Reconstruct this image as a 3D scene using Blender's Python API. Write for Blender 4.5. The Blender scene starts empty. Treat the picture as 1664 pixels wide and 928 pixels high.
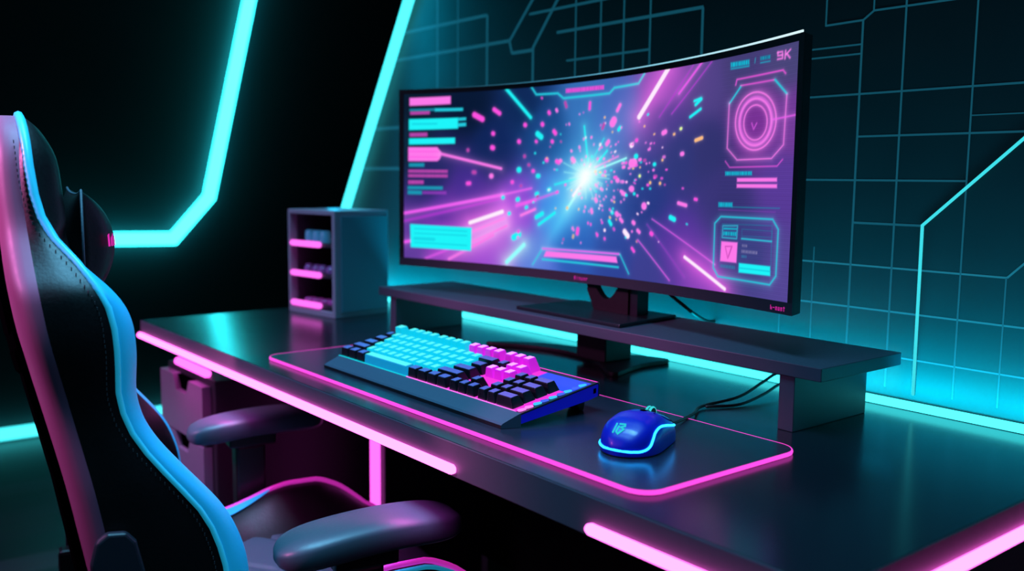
import bpy, bmesh, math, random
import numpy as np
from mathutils import Vector, Matrix
COL = bpy.context.scene.collection

# the drawing shown on the monitor, in millimetres on the screen
SCREEN_INK = '''
Q -437.9 161.7 -329.6 162.7 -329.6 147.3 -438 146.1 1 p
Q -438 140.1 -371.5 140.1 -371.5 135.3 -438 135.3 0.9 d
Q -371.5 140.1 -297.4 139.3 -297.3 133.4 -371.5 134.1 1 C
Q -436.4 134.7 -384.5 135 -384.4 129 -436.4 128.6 1 m
Q -439.7 120.2 -310.1 120.8 -310 99.5 -439.7 98.5 1 c
Q -311.7 120.3 -289.2 120.9 -289.2 115 -311.7 114.4 1 C
Q -311.7 110.2 -289.1 110.9 -289.1 103.8 -311.6 103.1 1 C
Q -431.5 111.4 -365 111 -365 109.2 -431.5 109.6 1 v
Q -438.1 93.3 -390.9 93.4 -390.9 85.6 -438.1 85.5 1 m
Q -439.7 82.2 -318 82.5 -317.9 70.6 -439.8 70 1 c
Q -441.4 65.2 -364.9 64.6 -351.8 52.4 -358.3 40.5 -364.8 36.9 -441.5 37.2 1 p
Q -441.4 57.4 -360 56.2 -360 54.8 -441.4 56 1 P
Q -441.5 46.5 -360 45.4 -359.9 44 -441.5 45 1 P
-355.1 51.3 -197.1 21.6 2.49 5.9 1 p
Q -439.9 33.5 -399 33.4 -399 26.1 -439.9 26.2 1 d
Q -441.5 20.7 -337.1 19.9 -337.1 13.9 -441.5 14.6 1 m
Q -441.6 11.6 -337.1 10.9 -337.1 4.9 -441.6 5.5 1 m
Q -441.6 -0.6 -400.7 -0.6 -400.7 -7.8 -441.6 -8 1 m
Q -443.3 -11.9 -350 -12.1 -350 -18.6 -443.3 -18.6 1 d
Q -443.3 -20.5 -405.6 -20.8 -405.6 -28.6 -443.3 -28.4 1 d
Q -403.9 -21.7 -340.2 -21.7 -340.2 -27.6 -403.9 -27.7 0.8 n
-458.2 -67.1 -193.3 -26.6 2.94 5.9 1 h
-453.3 -81.8 -201.2 -34 2.36 3.5 0.6 k
-193.3 -26.6 -119.2 -14.5 1.64 3.3 0.8 h
-458.4 -125.3 -281.2 -91.9 3.01 6 1 h
-278 -80.1 -192.9 -57.3 3.7 29.6 1 w
-277.9 -98.7 -187.9 -69.4 2.28 16 1 p
-289.1 -122.6 -181.3 -82.6 2 13.7 1 p
-333.1 -152.1 -216.4 -100.9 2.91 11.7 0.8 p
-395.7 -154.3 -313.6 -126.1 2.41 9.6 0.6 h
-156.4 -45.4 -109.4 -34.8 2.72 3.3 1 h
-145.1 -62.7 -109.1 -50.9 2.17 3.3 1 p
-109.4 -34.8 -52.4 -20.3 2.12 3.2 0.6 h
-180.4 -148.7 -136.3 -115.1 3.89 15.6 1 l
-99.2 -77.6 -59.3 -56.1 2.4 4.3 1 c
-105.7 -64.9 -90.2 -58 3.76 3.2 1 c
-163.5 -103.1 -149.3 -96.9 5.53 4.4 1 c
-186.4 170.5 -123.1 114.4 3.1 3.4 1 c
Q -436.9 -87.5 -273.1 -89.3 -274.4 -133.5 -435.3 -134.2 1 c
-425.4 -96.3 -286 -96.7 0.72 0 0.9 v
-425.4 -105.5 -286 -104.9 0.72 0 0.9 v
-425.4 -123.9 -285.8 -123.6 0.72 0 0.9 v
-425.4 -115.9 -372.7 -115.6 3.05 0 0.5 v
P -122.5 170 -109.9 155.4 -56.4 154 -42.5 144.5 68.1 144.5 79.3 152.6 134.3 154.3 147.5 168.8 1.53 2 1 C
Q -36.9 160.7 54.7 159.4 54.9 152.2 -36.7 153.2 0.9 P
P -113.5 -148.8 -88.9 -119.1 101.4 -117.7 122.7 -146.9 0.88 2 1 C
-88.9 -119.1 98.5 -117.4 1.29 2.1 1 h
Q -79.5 -122.9 92.8 -121.7 96.1 -131.8 -85.5 -132.9 1 p
-88.6 -138 97.8 -138.6 1.29 1 1 C
198.9 169.4 137.6 100.8 4.3 32.5 1 w
271.4 170.7 224.4 129.7 1.8 4.5 0.9 h
290.3 168 209.8 100.5 0.68 1.8 0.8 k
252.5 167.9 183.1 97.7 0.92 2.8 0.6 k
247.2 -112.2 332.8 -150.5 2.62 17.5 1 w
173 -59.2 311 -118.1 0.67 1.8 0.8 h
142.1 -92.6 215.3 -149.4 0.7 1.9 0.9 h
162.2 -68 247.2 -141.1 1.38 2.8 0.5 n
257.5 115.6 270.1 118 1.79 1.8 1 c
249.5 92.9 270.8 102.9 2.02 1.8 1 c
260.3 110 271.4 117 2.23 1.8 1 c
262.7 57.8 275.4 60.8 2.69 1.8 1 o
9.7 92.9 20.2 32.3 1.59 6.4 1 c
26.7 13.2 110.4 35.6 1.65 7.2 1 l
36.8 21.5 91.7 39.1 1.29 3.1 0.8 p
-28.8 -49.1 12.3 -2.6 2.56 10.2 1 l
-60.4 -7.8 7.6 4.8 1.54 6.2 0.8 c
-14.2 -26.1 15.1 2.6 2.54 10.2 1 w
29.1 32.2 57.4 69.9 1.31 5.2 0.6 c
65.3 49 46.9 31.8 1.56 4.2 1 c
16.5 8 71.9 8.7 0.73 3.1 0.55 l
16.5 8 55.8 11.8 0.74 3.2 0.55 l
16.5 8 43 14.3 0.74 3.2 0.55 l
16.5 8 57.9 23.5 0.74 3.2 0.55 l
16.5 8 42.8 23.1 0.74 3.2 0.55 l
16.5 8 38.7 23.9 0.74 3.2 0.55 l
16.5 8 51.7 40.2 0.74 3.2 0.55 l
16.5 8 34.3 32.4 0.74 3.2 0.55 l
16.5 8 23.2 24.2 0.74 3.2 0.55 l
16.5 8 22.4 37.4 0.74 3.2 0.55 l
16.5 8 17.1 28.9 0.74 3.2 0.55 l
16.5 8 11 34.7 0.75 3.2 0.55 l
16.5 8 7 25.7 0.75 3.2 0.55 l
16.5 8 2.8 28.1 0.75 3.2 0.55 l
16.5 8 -11 34.1 0.75 3.2 0.55 l
16.5 8 -19.4 32.9 0.75 3.2 0.55 l
16.5 8 -16.1 25.1 0.75 3.2 0.55 l
16.5 8 -38.9 30.7 0.75 3.2 0.55 l
16.5 8 -6 12.6 0.75 3.2 0.55 l
16.5 8 -37.2 14.1 0.76 3.2 0.55 l
16.5 8 -10.6 7.7 0.75 3.2 0.55 l
16.5 8 -24.1 2.7 0.75 3.2 0.55 l
16.5 8 -5.3 2.6 0.75 3.2 0.55 l
16.5 8 -20.6 -5.9 0.72 3.1 0.55 l
16.5 8 -28.8 -15.8 0.71 3.1 0.55 l
16.5 8 -19.6 -16 0.71 3.1 0.55 l
16.5 8 -2.6 -12.3 0.71 3 0.55 l
16.5 8 -10.6 -30.1 0.71 3 0.55 l
16.5 8 -1.7 -26.4 0.71 3 0.55 l
16.5 8 13.1 -18.7 0.71 3 0.55 l
16.5 8 16.7 -30.5 0.71 3 0.55 l
16.5 8 24.3 -17.7 0.7 3 0.55 l
16.5 8 34.8 -31 0.7 3 0.55 l
16.5 8 37.6 -17.7 0.7 3 0.55 l
16.5 8 39.9 -13.5 0.7 3 0.55 l
16.5 8 43.5 -10.7 0.7 3 0.55 l
16.5 8 54.1 -9.8 0.7 3 0.55 l
16.5 8 55.5 -6.3 0.7 3 0.55 l
16.5 8 41.2 2.3 0.74 3.2 0.55 l
16.5 8 72 1.8 0.73 3.1 0.55 l
-246.6 116 -267.7 125 5.25 2.3 1 P
-202.4 125.3 -216.7 133.3 4.03 2.3 1 P
-217.9 87.8 -219.3 88.3 4.06 2.3 1 P
-218.3 61 -221.4 61.7 4.65 2.3 1 P
-283.9 57.6 -284 57.7 3.55 2.4 1 m
-265.1 14.8 -269.9 15 3.56 2.4 1 m
-221.7 7.7 -223.3 7.7 4.69 2.3 1 p
-278.6 -6.1 -285.1 -6.4 3.45 2.3 1 P
-136.2 101.1 -137.5 101.8 3.94 2.3 1 P
-151.3 71.1 -152.7 71.7 3.98 2.3 1 P
-96 78.1 -105.5 84.2 5.01 2.2 1 c
-92.9 100.4 -93.9 101.3 3.88 2.2 1 P
-76.2 120 -77.8 122 3.29 2.2 1 P
-60.6 83.5 -64.3 87.2 3.83 2.2 1 P
-67.7 68.7 -68.8 69.5 3.3 2.2 1 P
-107.7 69.9 -108.9 70.6 2.8 2.2 1 P
-150.4 18.9 -152 19 5.15 2.3 1 c
-100.9 7.4 -104 7.4 3.94 2.2 1 c
-167.4 -3.7 -169 -3.8 3.3 2.2 1 P
-145.2 -10.2 -146.7 -10.4 2.18 2.2 1 m
-137.4 43.8 -137.5 43.9 3.4 2.3 1 m
-80.6 36 -82.1 36.4 3.89 2.2 1 P
-50.9 31.5 -56.4 33.5 3.84 2.2 1 P
-114.3 16.4 -115.9 16.5 3.39 2.3 1 P
-125.4 27.7 -127 28 2.83 2.3 1 m
-71.9 -15.7 -76.2 -16.9 3.17 2.1 1 c
-102.8 -23.4 -107.1 -24.6 3.21 2.1 1 c
-152 -34 -154.9 -34.8 3.84 2.2 1 c
-174.6 -59.9 -176 -60.5 3.33 2.2 1 c
-190.8 -31.4 -192.4 -31.7 3.34 2.2 1 c
-129.8 -47.6 -132.5 -48.7 2.72 2.2 1 c
76.7 94.4 79.9 98.7 6.62 2 1 p
87.4 114.7 93.4 123.3 3.02 2 1 p
21.7 121.7 22.4 132.1 2.62 2.1 1 P
53.4 86.9 57.2 94.4 2.58 2.1 1 m
91.4 83.1 94.6 86.2 3.03 2 1 c
64.4 60.3 68.3 64.4 3.6 2.1 1 p
123.5 26.8 129 27.7 6.98 2 1 p
132.3 37.9 133.6 38.2 3.97 2 1 c
121.8 56 123 56.5 3.98 2 1 w
192.5 72.5 197.2 74.1 3.79 1.9 1 p
132.8 63.5 133.9 64 2.96 2 1 P
174.4 24.3 175.8 24.5 2.9 1.9 1 c
233.7 38.8 236.2 39.1 3.23 1.8 1 p
230.1 76.7 231.2 77 2.3 1.8 1 y
215.9 69.2 217 69.5 1.87 1.9 1 o
124.2 -13.8 125.6 -14.1 4.76 1.9 1 p
104 -21 109.3 -22.6 3.37 1.9 1 p
154 -40 154.2 -40.1 5.64 1.9 1 p
90.8 -0.5 92.2 -0.7 3.87 1.9 1 p
40.5 -31.1 42.3 -33.8 3.5 2 1 p
79.4 -50.7 81.1 -52.2 2.94 2 1 c
74.3 -65.7 78.5 -70.8 2.96 2 1 c
91 -53.3 92.9 -54.8 3.9 2 1 p
100.1 -61.6 104.7 -65.3 2.91 1.9 1 p
110.9 -80.9 118.5 -87.7 4.35 1.9 1 w
130.1 -65.7 132.2 -67 3.34 1.9 1 p
141 -77.9 145 -80.5 2.85 1.9 1 p
128.9 -106.3 133.7 -110.8 2.4 1.9 1 P
171.4 -81.1 173.6 -82.2 3.27 1.9 1 P
-1.3 -81.8 -2.6 -89 3.6 2.1 1 P
-14.1 -80.3 -14.4 -81.3 2.07 2.1 1 p
230 -34 246.6 -37 2.68 1.8 1 p
264.9 -27.7 268.7 -28.2 2.19 1.8 1 P
213.7 -55.5 222.2 -58.1 3.63 1.8 1 c
188.5 -5.3 188.7 -5.3 2.29 1.8 1 o
142.4 6.2 142.6 6.2 2.47 2 1 y
166.5 -4.4 166.6 -4.4 2.32 1.9 1 o
192.5 30.7 192.6 30.7 1.91 1.9 1 o
31 -48.7 32.2 -52.7 3.02 2 1 p
63.9 -94.1 64.3 -95.1 1.99 2 1 P
46 -88.9 46.3 -89.9 2.51 2 1 P
-13.8 33.4 -17.7 36.8 4.31 2.2 1 p
-34.7 129.1 -37.7 136.5 2.69 2.2 1 m
-2.2 114.2 -2.2 114.3 1.38 1.1 0.9 p
83.3 -16.9 84.2 -17.2 1.07 1 0.9 p
120.3 32.6 120.7 32.7 1.1 1 0.7 p
156.5 -42 156.9 -42.1 1.41 0.9 0.9 p
39.9 -7.8 42.8 -9.5 2.49 1 0.9 p
85.2 -77.6 86.3 -78.9 2.45 1 0.7 P
172.8 15.3 173.8 15.3 1.94 1 0.9 p
-20.1 50.6 -20.9 51.5 2.16 1.1 1 p
33.4 59.9 33.9 61.3 1.57 1 0.7 p
198.6 -7.3 199.9 -7.4 1.37 0.9 0.9 m
120.4 -13.7 120.7 -13.8 2.39 1 0.7 p
79.1 39.5 79.9 39.9 1.33 1 1 P
46.7 52 48.1 54 2.08 1 0.7 p
51.4 -14 52.6 -14.7 1.49 1 0.7 w
142.7 20.1 142.9 20.1 1.48 1 0.9 o
29.8 -71.8 30.1 -73.6 1.52 1 1 P
48.6 11 51.5 11.3 2.09 1 0.9 c
28 -14.7 28.2 -15.1 1.51 1 1 p
7.1 116.4 7.1 116.6 1.16 1.1 0.7 P
85.1 58.6 86.1 59.3 1.53 1 0.9 p
79 -50.4 79.1 -50.5 1.28 1 0.7 p
63.8 14.5 63.9 14.5 1.35 1 0.9 c
73.4 55.6 74.4 56.4 1.13 1 0.9 p
7 -29.2 6.9 -29.7 1.73 1 0.9 p
15.7 -43.8 15.8 -45.1 1.72 1 0.9 p
161.7 12.7 162.2 12.8 1.07 1 0.7 p
26.4 26.5 26.7 27 1.8 1.1 0.9 p
-89.3 31.5 -89.6 31.6 1.67 1.1 1 c
-57.5 122.9 -59.1 125.3 2.72 1.1 1 p
98.3 -54.8 100.2 -56.1 1.65 1 1 p
3 -22.1 2.5 -23.3 1.53 1 1 p
48.6 59.4 49.1 60.2 2.6 1 0.9 w
148.6 -13.3 150.2 -13.5 1.41 0.9 0.7 c
75.1 15.9 77.3 16.1 1.54 1 0.7 c
84.5 -34.6 85.4 -35.1 1.66 1 0.9 o
0.9 50.1 0.5 51.4 1.17 1.1 0.7 p
83.6 46.5 85.4 47.5 1.73 1 0.9 w
64.5 -26.3 65.6 -27.1 1.28 1 0.9 p
67.9 -8.5 69.1 -8.8 1.67 1 0.7 m
-54.6 18.3 -56.7 18.6 1.65 1.1 0.7 c
58.1 35.4 58.9 35.9 2.07 1 0.9 p
57 -68.3 57.4 -69.1 1.99 1 0.9 P
61.1 23.6 61.3 23.6 1.76 1 1 p
-36.2 -99.8 -37.1 -101.6 1.57 1 0.9 m
40.7 -18.3 41.6 -19.3 1.1 1 0.7 c
11.4 26.6 11.3 26.8 1.81 1.1 1 P
139.3 -95.1 139.5 -95.3 1.24 1 0.9 o
-57.4 -48.2 -57.6 -48.3 1.16 1.1 1 o
-73.8 -16.6 -75.8 -17.2 1.79 1.1 0.9 w
41.1 -24.1 41.5 -24.6 1.7 1 0.7 p
140.7 32.2 143.4 32.7 2.47 1 1 p
-53 -20.3 -55.5 -21.3 2.09 1 1 P
157 103 158.2 103.8 1.65 1 0.9 c
113.3 -90 113.8 -90.5 1.45 1 0.9 c
137.9 -24.1 138.8 -24.4 1.89 0.9 0.9 p
-34 97.5 -34.3 98.1 1.19 1.1 0.7 p
9 70.1 8.9 71.6 1.38 1.1 1 p
188.9 -92.9 189.4 -93.2 1.02 0.9 0.7 w
166.1 -13.2 167.7 -13.4 1.58 0.9 0.7 c
6.6 -103.9 6.5 -104.8 1.13 1 1 p
99.8 -17.8 103.2 -18.8 2.41 1 1 p
58 104.9 58.2 105.4 1.75 1 0.9 o
175.7 5.5 179.8 5.5 2.42 1 0.9 m
175.4 3.1 177 3.1 1.63 1 0.9 P
151.7 30.9 154.2 31.2 2.45 1 0.9 m
51.6 -34.4 52.1 -35 1.09 1 0.9 p
248.8 -63.8 250.5 -64.3 1.33 0.9 0.7 c
13.4 -50.9 13.3 -52.2 1.73 1 0.9 p
31.9 -30.4 31.9 -30.5 1.3 1 0.7 p
111.6 -23.5 113.5 -24.1 1.92 1 1 c
100.6 -34.5 101 -34.8 1.94 1 0.7 p
-26.6 97.5 -27.3 99.2 1.61 1.1 1 p
103.5 20.9 106.5 21.3 2.53 1 1 p
-28.4 -46.9 -28.6 -47.1 2.59 1 0.9 o
103.8 -2.6 105.5 -2.8 1.92 1 0.7 p
5.3 34.1 4.9 35.1 1.6 1.1 0.9 P
140.4 -94.5 141 -95 1.43 1 1 m
163.9 51.1 164 51.1 1.26 1 0.7 P
191.5 50.1 191.9 50.2 1.43 1 0.7 w
-73.2 59.8 -73.3 59.9 1.44 1.1 1 m
49.2 12.6 51.3 12.9 1.78 1 1 o
153.8 58.8 154.8 59.2 1.27 1 0.7 p
164.8 57 166.9 57.7 1.45 1 0.9 p
148.7 -49.4 149.7 -49.8 1.04 0.9 0.9 p
-0.6 55.8 -1.3 57.8 2.14 1.1 0.9 p
75 45.6 76.3 46.4 1.13 1 0.7 p
42.7 35.4 43.8 36.4 2.09 1 0.9 P
-101.7 -28 -104.6 -28.9 2.14 1.1 1 m
131.8 -5.5 133.2 -5.7 1.04 0.9 0.7 P
107.8 -30.4 107.9 -30.5 1.93 1 0.7 p
70 31.5 71.6 32.2 1.13 1 0.7 o
82.9 13.5 83.7 13.6 1.33 1 1 p
40 9.8 41 9.8 1.58 1.1 1 p
123.4 57.1 125.2 57.9 1.69 1 1 p
172.2 71.4 173.5 71.9 1.25 1 0.9 o
-95.1 147.5 -96.1 148.8 1.65 1.1 0.9 P
237.6 -12.4 239.6 -12.6 1.51 0.9 0.7 P
91.1 62.7 91.5 62.9 1.12 1 0.9 P
51.4 -40.7 51.9 -41.3 1.99 1 0.7 w
53.1 -14 56.3 -15.8 2.47 1 0.9 p
24.3 23.1 24.4 23.3 1.8 1.1 0.9 w
55 -64.6 55.1 -64.7 1.29 1 1 p
110.8 -3.6 113 -3.8 1.44 1 1 p
90.2 -62.2 91.2 -63.1 1.27 1 0.7 o
109.2 27.7 111.3 28.1 2.01 1 1 P
138.5 93.3 138.8 93.4 1.47 1 0.7 p
143.7 27.9 145.7 28.2 1.28 1 0.7 c
75.1 -59.3 76.4 -60.6 1.48 1 1 o
112.9 -3 113.2 -3.1 1.24 1 0.9 w
52.4 55 53 55.7 1.56 1 0.9 P
46.2 -13 46.4 -13.2 1.09 1 0.7 p
29 39.5 29.3 40.3 2.11 1.1 0.9 c
24.5 -50.7 24.8 -52.2 1.31 1 0.7 p
163.8 26.9 164.1 26.9 1.07 1 1 p
116.4 19.2 119.1 19.5 1.71 1 1 p
-0.8 -22.5 -1.6 -24 1.33 1 1 p
77 79.8 77.2 80 1.74 1 0.7 o
61.3 13.7 62.2 13.8 2.6 1 0.9 P
173 57.5 173.3 57.6 1.06 1 1 P
160.4 -7.7 162.3 -7.9 1.86 0.9 1 P
48.9 -45.6 49.4 -46.4 1.3 1 1 w
97.3 85.8 98 86.4 1.51 1 0.9 p
84.3 4.2 88.3 4 2.56 1 1 P
74.7 -47.1 75.2 -47.6 1.97 1 0.9 P
129.4 -4.1 130.6 -4.2 1.23 0.9 0.7 P
-47.5 81 -48.1 81.8 1.2 1.1 0.7 c
128 -80.1 128.1 -80.2 1.92 1 0.9 p
-151.4 -101.7 -152.9 -102.7 2.21 1.1 0.9 p
55.8 -41 56.7 -42 1.49 1 0.9 p
40.2 22.2 40.6 22.5 1.15 1 0.9 p
161 47.9 163.8 48.6 1.94 1 0.9 p
-110.7 49.1 -110.9 49.2 1.91 1.1 0.9 c
120.4 9.6 121.9 9.7 1.3 1 0.7 p
99.5 -2.7 103.8 -3.2 2.41 1 0.7 p
4 -12.9 3.4 -14.1 2.03 1 0.7 m
-45.5 34.1 -47.5 35 2.74 1.1 1 p
48.7 92.1 49.3 93.6 1.35 1 0.7 P
191 2.3 193.2 2.3 1.88 0.9 0.7 P
104.6 29.8 104.9 29.9 2.53 1 0.7 c
-46.2 67.7 -47.3 68.7 1.63 1.1 0.9 m
-18.5 29.6 -19.1 30 1.41 1.1 0.9 m
200.9 15.6 203 15.6 1.23 0.9 1 P
27.3 72.7 27.5 73.4 2.1 1.1 1 p
57.5 -48.5 57.7 -48.7 1.69 1 0.7 P
-80.5 39.3 -81 39.4 1.67 1.1 0.9 o
83.5 -27.6 84.6 -28.2 2.44 1 0.7 p
118 57.8 118.8 58.1 1.3 1 0.9 p
-60.6 18.8 -62.4 19.1 1.21 1.1 0.7 p
48.6 -25.9 49.8 -27.1 1.29 1 0.9 p
82.2 -45.3 82.9 -45.8 1.27 1 1 c
60.1 95.6 60.1 95.6 1.54 1 0.7 w
55.3 7.8 58.8 7.8 2.08 1 0.9 p
45.7 -4.9 46.3 -5.2 1.29 1 0.7 p
133.1 23.2 135.7 23.6 1.69 1 0.9 P
64.6 -2.9 64.9 -3 1.08 1 0.9 P
126.1 60.5 126.6 60.7 1.09 1 0.7 p
138.9 -52 140.8 -52.9 1.42 0.9 0.9 w
150.3 85.3 150.5 85.4 1.66 1 0.9 o
-150.1 -91.6 -151.6 -92.5 2.76 1.1 1 P
101.6 27.3 104.6 28 2.02 1 0.9 p
162.4 -35.1 164.3 -35.6 1.87 0.9 1 w
78.3 -32 80.2 -33.1 1.66 1 0.9 p
-33.1 -7.9 -34.6 -8.4 1.76 1 1 P
23.3 -70.1 23.5 -71.7 1.52 1 1 P
156.8 25.8 157.4 25.9 1.47 1 1 p
15.6 39.7 15.7 41.2 1.38 1.1 1 P
62.4 6.5 63.9 6.4 1.14 1 0.9 o
131 -0.6 132.2 -0.6 1.23 0.9 0.7 c
194.5 35.2 196.8 35.5 2.38 1 0.7 p
-11.3 -83.5 -11.5 -84.1 1.55 1 0.9 p
66.2 -14.6 66.4 -14.7 1.48 1 0.7 w
130.5 -21.4 131.5 -21.6 2.38 1 0.9 c
-39.2 -106.9 -39.3 -107 1.37 1.1 0.7 p
92.6 -15.6 93.5 -15.8 1.07 1 0.9 m
126.4 18.3 128 18.5 1.3 1 0.9 o
59.8 -30.9 60.4 -31.3 1.98 1 0.7 p
-18.5 -17.2 -18.6 -17.2 1.54 1 0.9 o
43.7 -86.2 44 -87.1 1.11 1 0.9 P
-12.1 -93.1 -12.8 -95.8 2.59 1 0.7 o
37.8 14.1 39.5 14.5 2.63 1.1 0.9 o
-113.1 -38.6 -114.1 -38.9 1.4 1.1 1 c
77.3 -2.9 78.2 -3.1 1.95 1 1 P
132.7 0.1 134.4 -0 1.42 0.9 0.9 P
63.7 -80.7 63.8 -81.1 2.48 1 1 w
0.1 -48 -0.2 -49.2 1.33 1 1 o
13.7 72.9 13.7 73.3 2.12 1.1 0.7 w
Q 328.5 161.3 364 160.2 364.4 153.7 328.9 154.6 1 v
Q 328.9 153.3 364.5 152.5 364.6 150.8 329 151.6 0.9 v
375.6 160.5 374.8 154.2 0.48 0 0.8 C
Q 384.7 160.7 402.8 160.2 403 155.5 385 155.9 1 d
Q 385.1 153.3 403.2 152.9 403.3 151.7 385.2 152.1 0.9 v
P 416 161.2 424.8 160.9 425.3 152.4 416.5 152.6 0.77 0.8 1 p
P 425.1 156.7 416.8 157 416.6 161.1 0.78 0.8 1 p
430.2 161.1 429.7 151.4 0.92 0.8 1 p
438.8 161.2 431.6 156.4 0.76 0.8 1 p
432.6 157 438.4 151.1 0.84 0.8 1 p
P 339.8 129.4 341.8 136.6 427.3 137.6 432 132.8 0.62 1.5 1 P
P 349.4 127.4 411.4 127.4 0.55 1.6 1 P
329 105.4 349.5 125.8 1.05 2.5 1 C
413.6 127.2 435.7 107.2 1.16 2.3 1 C
P 328.4 105.5 327.4 43.6 347.7 26.8 412.9 27 433.6 43.7 435.8 106.4 0.59 3.2 1 p
P 324.7 25.7 333.7 16.9 423.6 16.9 433.1 25.2 0.47 0.8 0.8 P
P 410.5 77.2 410.5 73.3 410 69.5 408.9 65.7 407.5 62.2 405.5 58.8 403.2 55.8 400.4 53.1 397.3 50.8 394 48.9 390.3 47.5 386.5 46.6 382.6 46.2 378.7 46.3 374.8 46.9 370.9 48.1 367.2 49.8 363.8 51.9 360.6 54.6 357.8 57.6 355.4 61 353.4 64.6 351.9 68.5 350.9 72.6 350.4 76.7 350.4 80.9 351 84.9 352.1 88.9 353.7 92.6 355.7 96 358.2 99.1 361 101.7 364.2 104 367.7 105.7 371.4 107 375.2 107.7 379.1 107.9 383.1 107.5 386.9 106.6 390.7 105.3 394.3 103.5 397.6 101.2 400.7 98.6 403.4 95.6 405.7 92.3 407.6 88.7 409 85 410 81.2 410.5 77.2 2.92 7.5 0.55 h
P 418.3 77.7 418.3 72.9 417.6 68.1 416.3 63.5 414.5 59.1 412 55 409 51.3 405.6 48 401.7 45.1 397.4 42.7 392.8 41 388 39.8 383 39.2 378 39.3 373 40.1 368.1 41.5 363.5 43.6 359.1 46.3 355 49.5 351.4 53.2 348.3 57.4 345.8 62 343.9 66.8 342.6 71.9 342 77 342.1 82.2 342.8 87.3 344.2 92.2 346.2 96.8 348.8 101 352 104.8 355.7 108.1 359.8 110.9 364.2 113 368.9 114.5 373.7 115.4 378.7 115.5 383.7 115.1 388.6 114 393.3 112.3 397.9 110 402.1 107.2 405.9 103.9 409.3 100.2 412.2 96.1 414.6 91.8 416.5 87.2 417.7 82.5 418.3 77.7 0.93 4.2 1 p
P 410 76.5 410 72.6 409.4 68.7 408.4 65 406.9 61.4 405 58.1 402.6 55 399.9 52.3 396.8 50 393.4 48.1 389.8 46.7 386 45.8 382.1 45.4 378.2 45.5 374.2 46.1 370.4 47.3 366.7 49 363.3 51.1 360.1 53.8 357.3 56.8 354.8 60.2 352.8 63.8 351.3 67.7 350.3 71.8 349.8 75.9 349.9 80.1 350.4 84.2 351.5 88.1 353.1 91.8 355.2 95.2 357.6 98.3 360.5 101 363.7 103.2 367.2 105 370.8 106.2 374.7 106.9 378.6 107.1 382.5 106.8 386.4 105.9 390.2 104.5 393.7 102.7 397.1 100.5 400.1 97.8 402.8 94.8 405.2 91.5 407.1 88 408.5 84.3 409.5 80.4 410 76.5 0.75 2.5 1 p
P 402.1 75.6 402.1 72.7 401.7 69.8 401 66.9 399.9 64.2 398.5 61.7 396.8 59.5 394.7 57.4 392.5 55.7 390 54.3 387.3 53.2 384.6 52.6 381.7 52.3 378.8 52.4 376 52.9 373.2 53.8 370.5 55.1 368 56.7 365.7 58.7 363.6 60.9 361.8 63.5 360.4 66.2 359.3 69.1 358.5 72.1 358.2 75.2 358.2 78.3 358.6 81.3 359.4 84.3 360.5 87 362 89.6 363.8 91.9 365.9 93.9 368.2 95.6 370.7 96.9 373.4 97.9 376.2 98.4 379.1 98.6 382 98.4 384.8 97.7 387.5 96.7 390.2 95.4 392.6 93.7 394.9 91.7 396.9 89.5 398.6 87 400 84.3 401.1 81.5 401.8 78.6 402.1 75.6 0.75 2.5 1 p
P 373.4 75.2 377.4 66.7 382.8 74.5 0.49 0.8 0.8 h
413.3 76.9 454.7 79.6 0.77 2.3 0.9 h
Q 325.4 11.3 377.1 11 377.4 5.7 325.7 5.7 1 v
Q 349 2.1 424.5 2.1 424.8 -3 349.3 -3.3 1 p
Q 348.9 -5.8 425 -6.1 425.3 -11.1 349.1 -11.1 1 p
Q 314 -31.2 341.8 -31.1 342.1 -37.4 314.4 -37.6 1 v
341.5 -37.2 431.4 -36.6 0.4 0 0.9 d
314.6 -41.6 423.8 -41.9 0.41 0 0.6 n
P 320 -50.8 419.9 -51.1 430.8 -63.6 430 -123.7 419.3 -135.9 318.2 -134.3 308.1 -122.7 308 -60.6 320 -50.8 0.88 3.2 1 C
P 323.1 -60.9 419.3 -59.4 420.1 -111 0.39 0 0.6 d
320.7 -62.7 320.1 -122.5 0.43 0 0.5 d
P 324.4 -63.4 353.8 -62.2 352.9 -79.7 324 -79.5 324.4 -63.4 0.5 0.8 0.9 C
Q 326.4 -65.8 352.8 -65.5 352.3 -67.6 325.9 -68.4 1 v
Q 326.1 -70.9 351.8 -70.6 351.5 -76.4 325.8 -76.5 1 v
Q 322.5 -84.7 355 -84.6 354.2 -112.6 321.4 -112.6 1 p
P 330.9 -91.5 344.4 -90.6 336.7 -107.6 330.9 -91.5 0.55 0 1 m
343.2 -92 337.8 -105 0.42 0 1 m
323.6 -117.5 323.7 -120.5 0.51 0 1 d
326.6 -117.6 326.7 -120.5 0.51 0 1 d
329.6 -117.6 329.7 -120.6 0.51 0 1 d
332.5 -117.6 332.7 -120.6 0.51 0 1 d
335.5 -117.6 335.7 -120.6 0.51 0 1 d
338.5 -117.6 338.6 -120.6 0.51 0 1 d
341.4 -117.6 341.6 -120.6 0.51 0 1 d
344.4 -117.7 344.6 -120.6 0.5 0 1 d
347.3 -117.7 347.5 -120.6 0.5 0 1 d
350.3 -117.7 350.4 -120.6 0.5 0 1 d
P 362.5 -66.3 419.7 -66.5 420.2 -74.4 363 -75.8 362.5 -66.3 0.32 0 0.5 d
362.6 -79.1 419.3 -79.6 0.73 0.8 1 C
364.1 -94.8 364.2 -97.3 0.45 0 0.55 w
366.9 -94.8 367.1 -97.3 0.45 0 0.55 w
369.8 -94.8 370 -97.3 0.45 0 0.55 w
372.7 -94.9 372.8 -97.3 0.45 0 0.55 w
375.5 -94.9 375.7 -97.3 0.45 0 0.55 w
378.4 -94.9 378.5 -97.3 0.45 0 0.55 w
381.2 -94.9 381.4 -97.3 0.45 0 0.55 w
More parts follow.
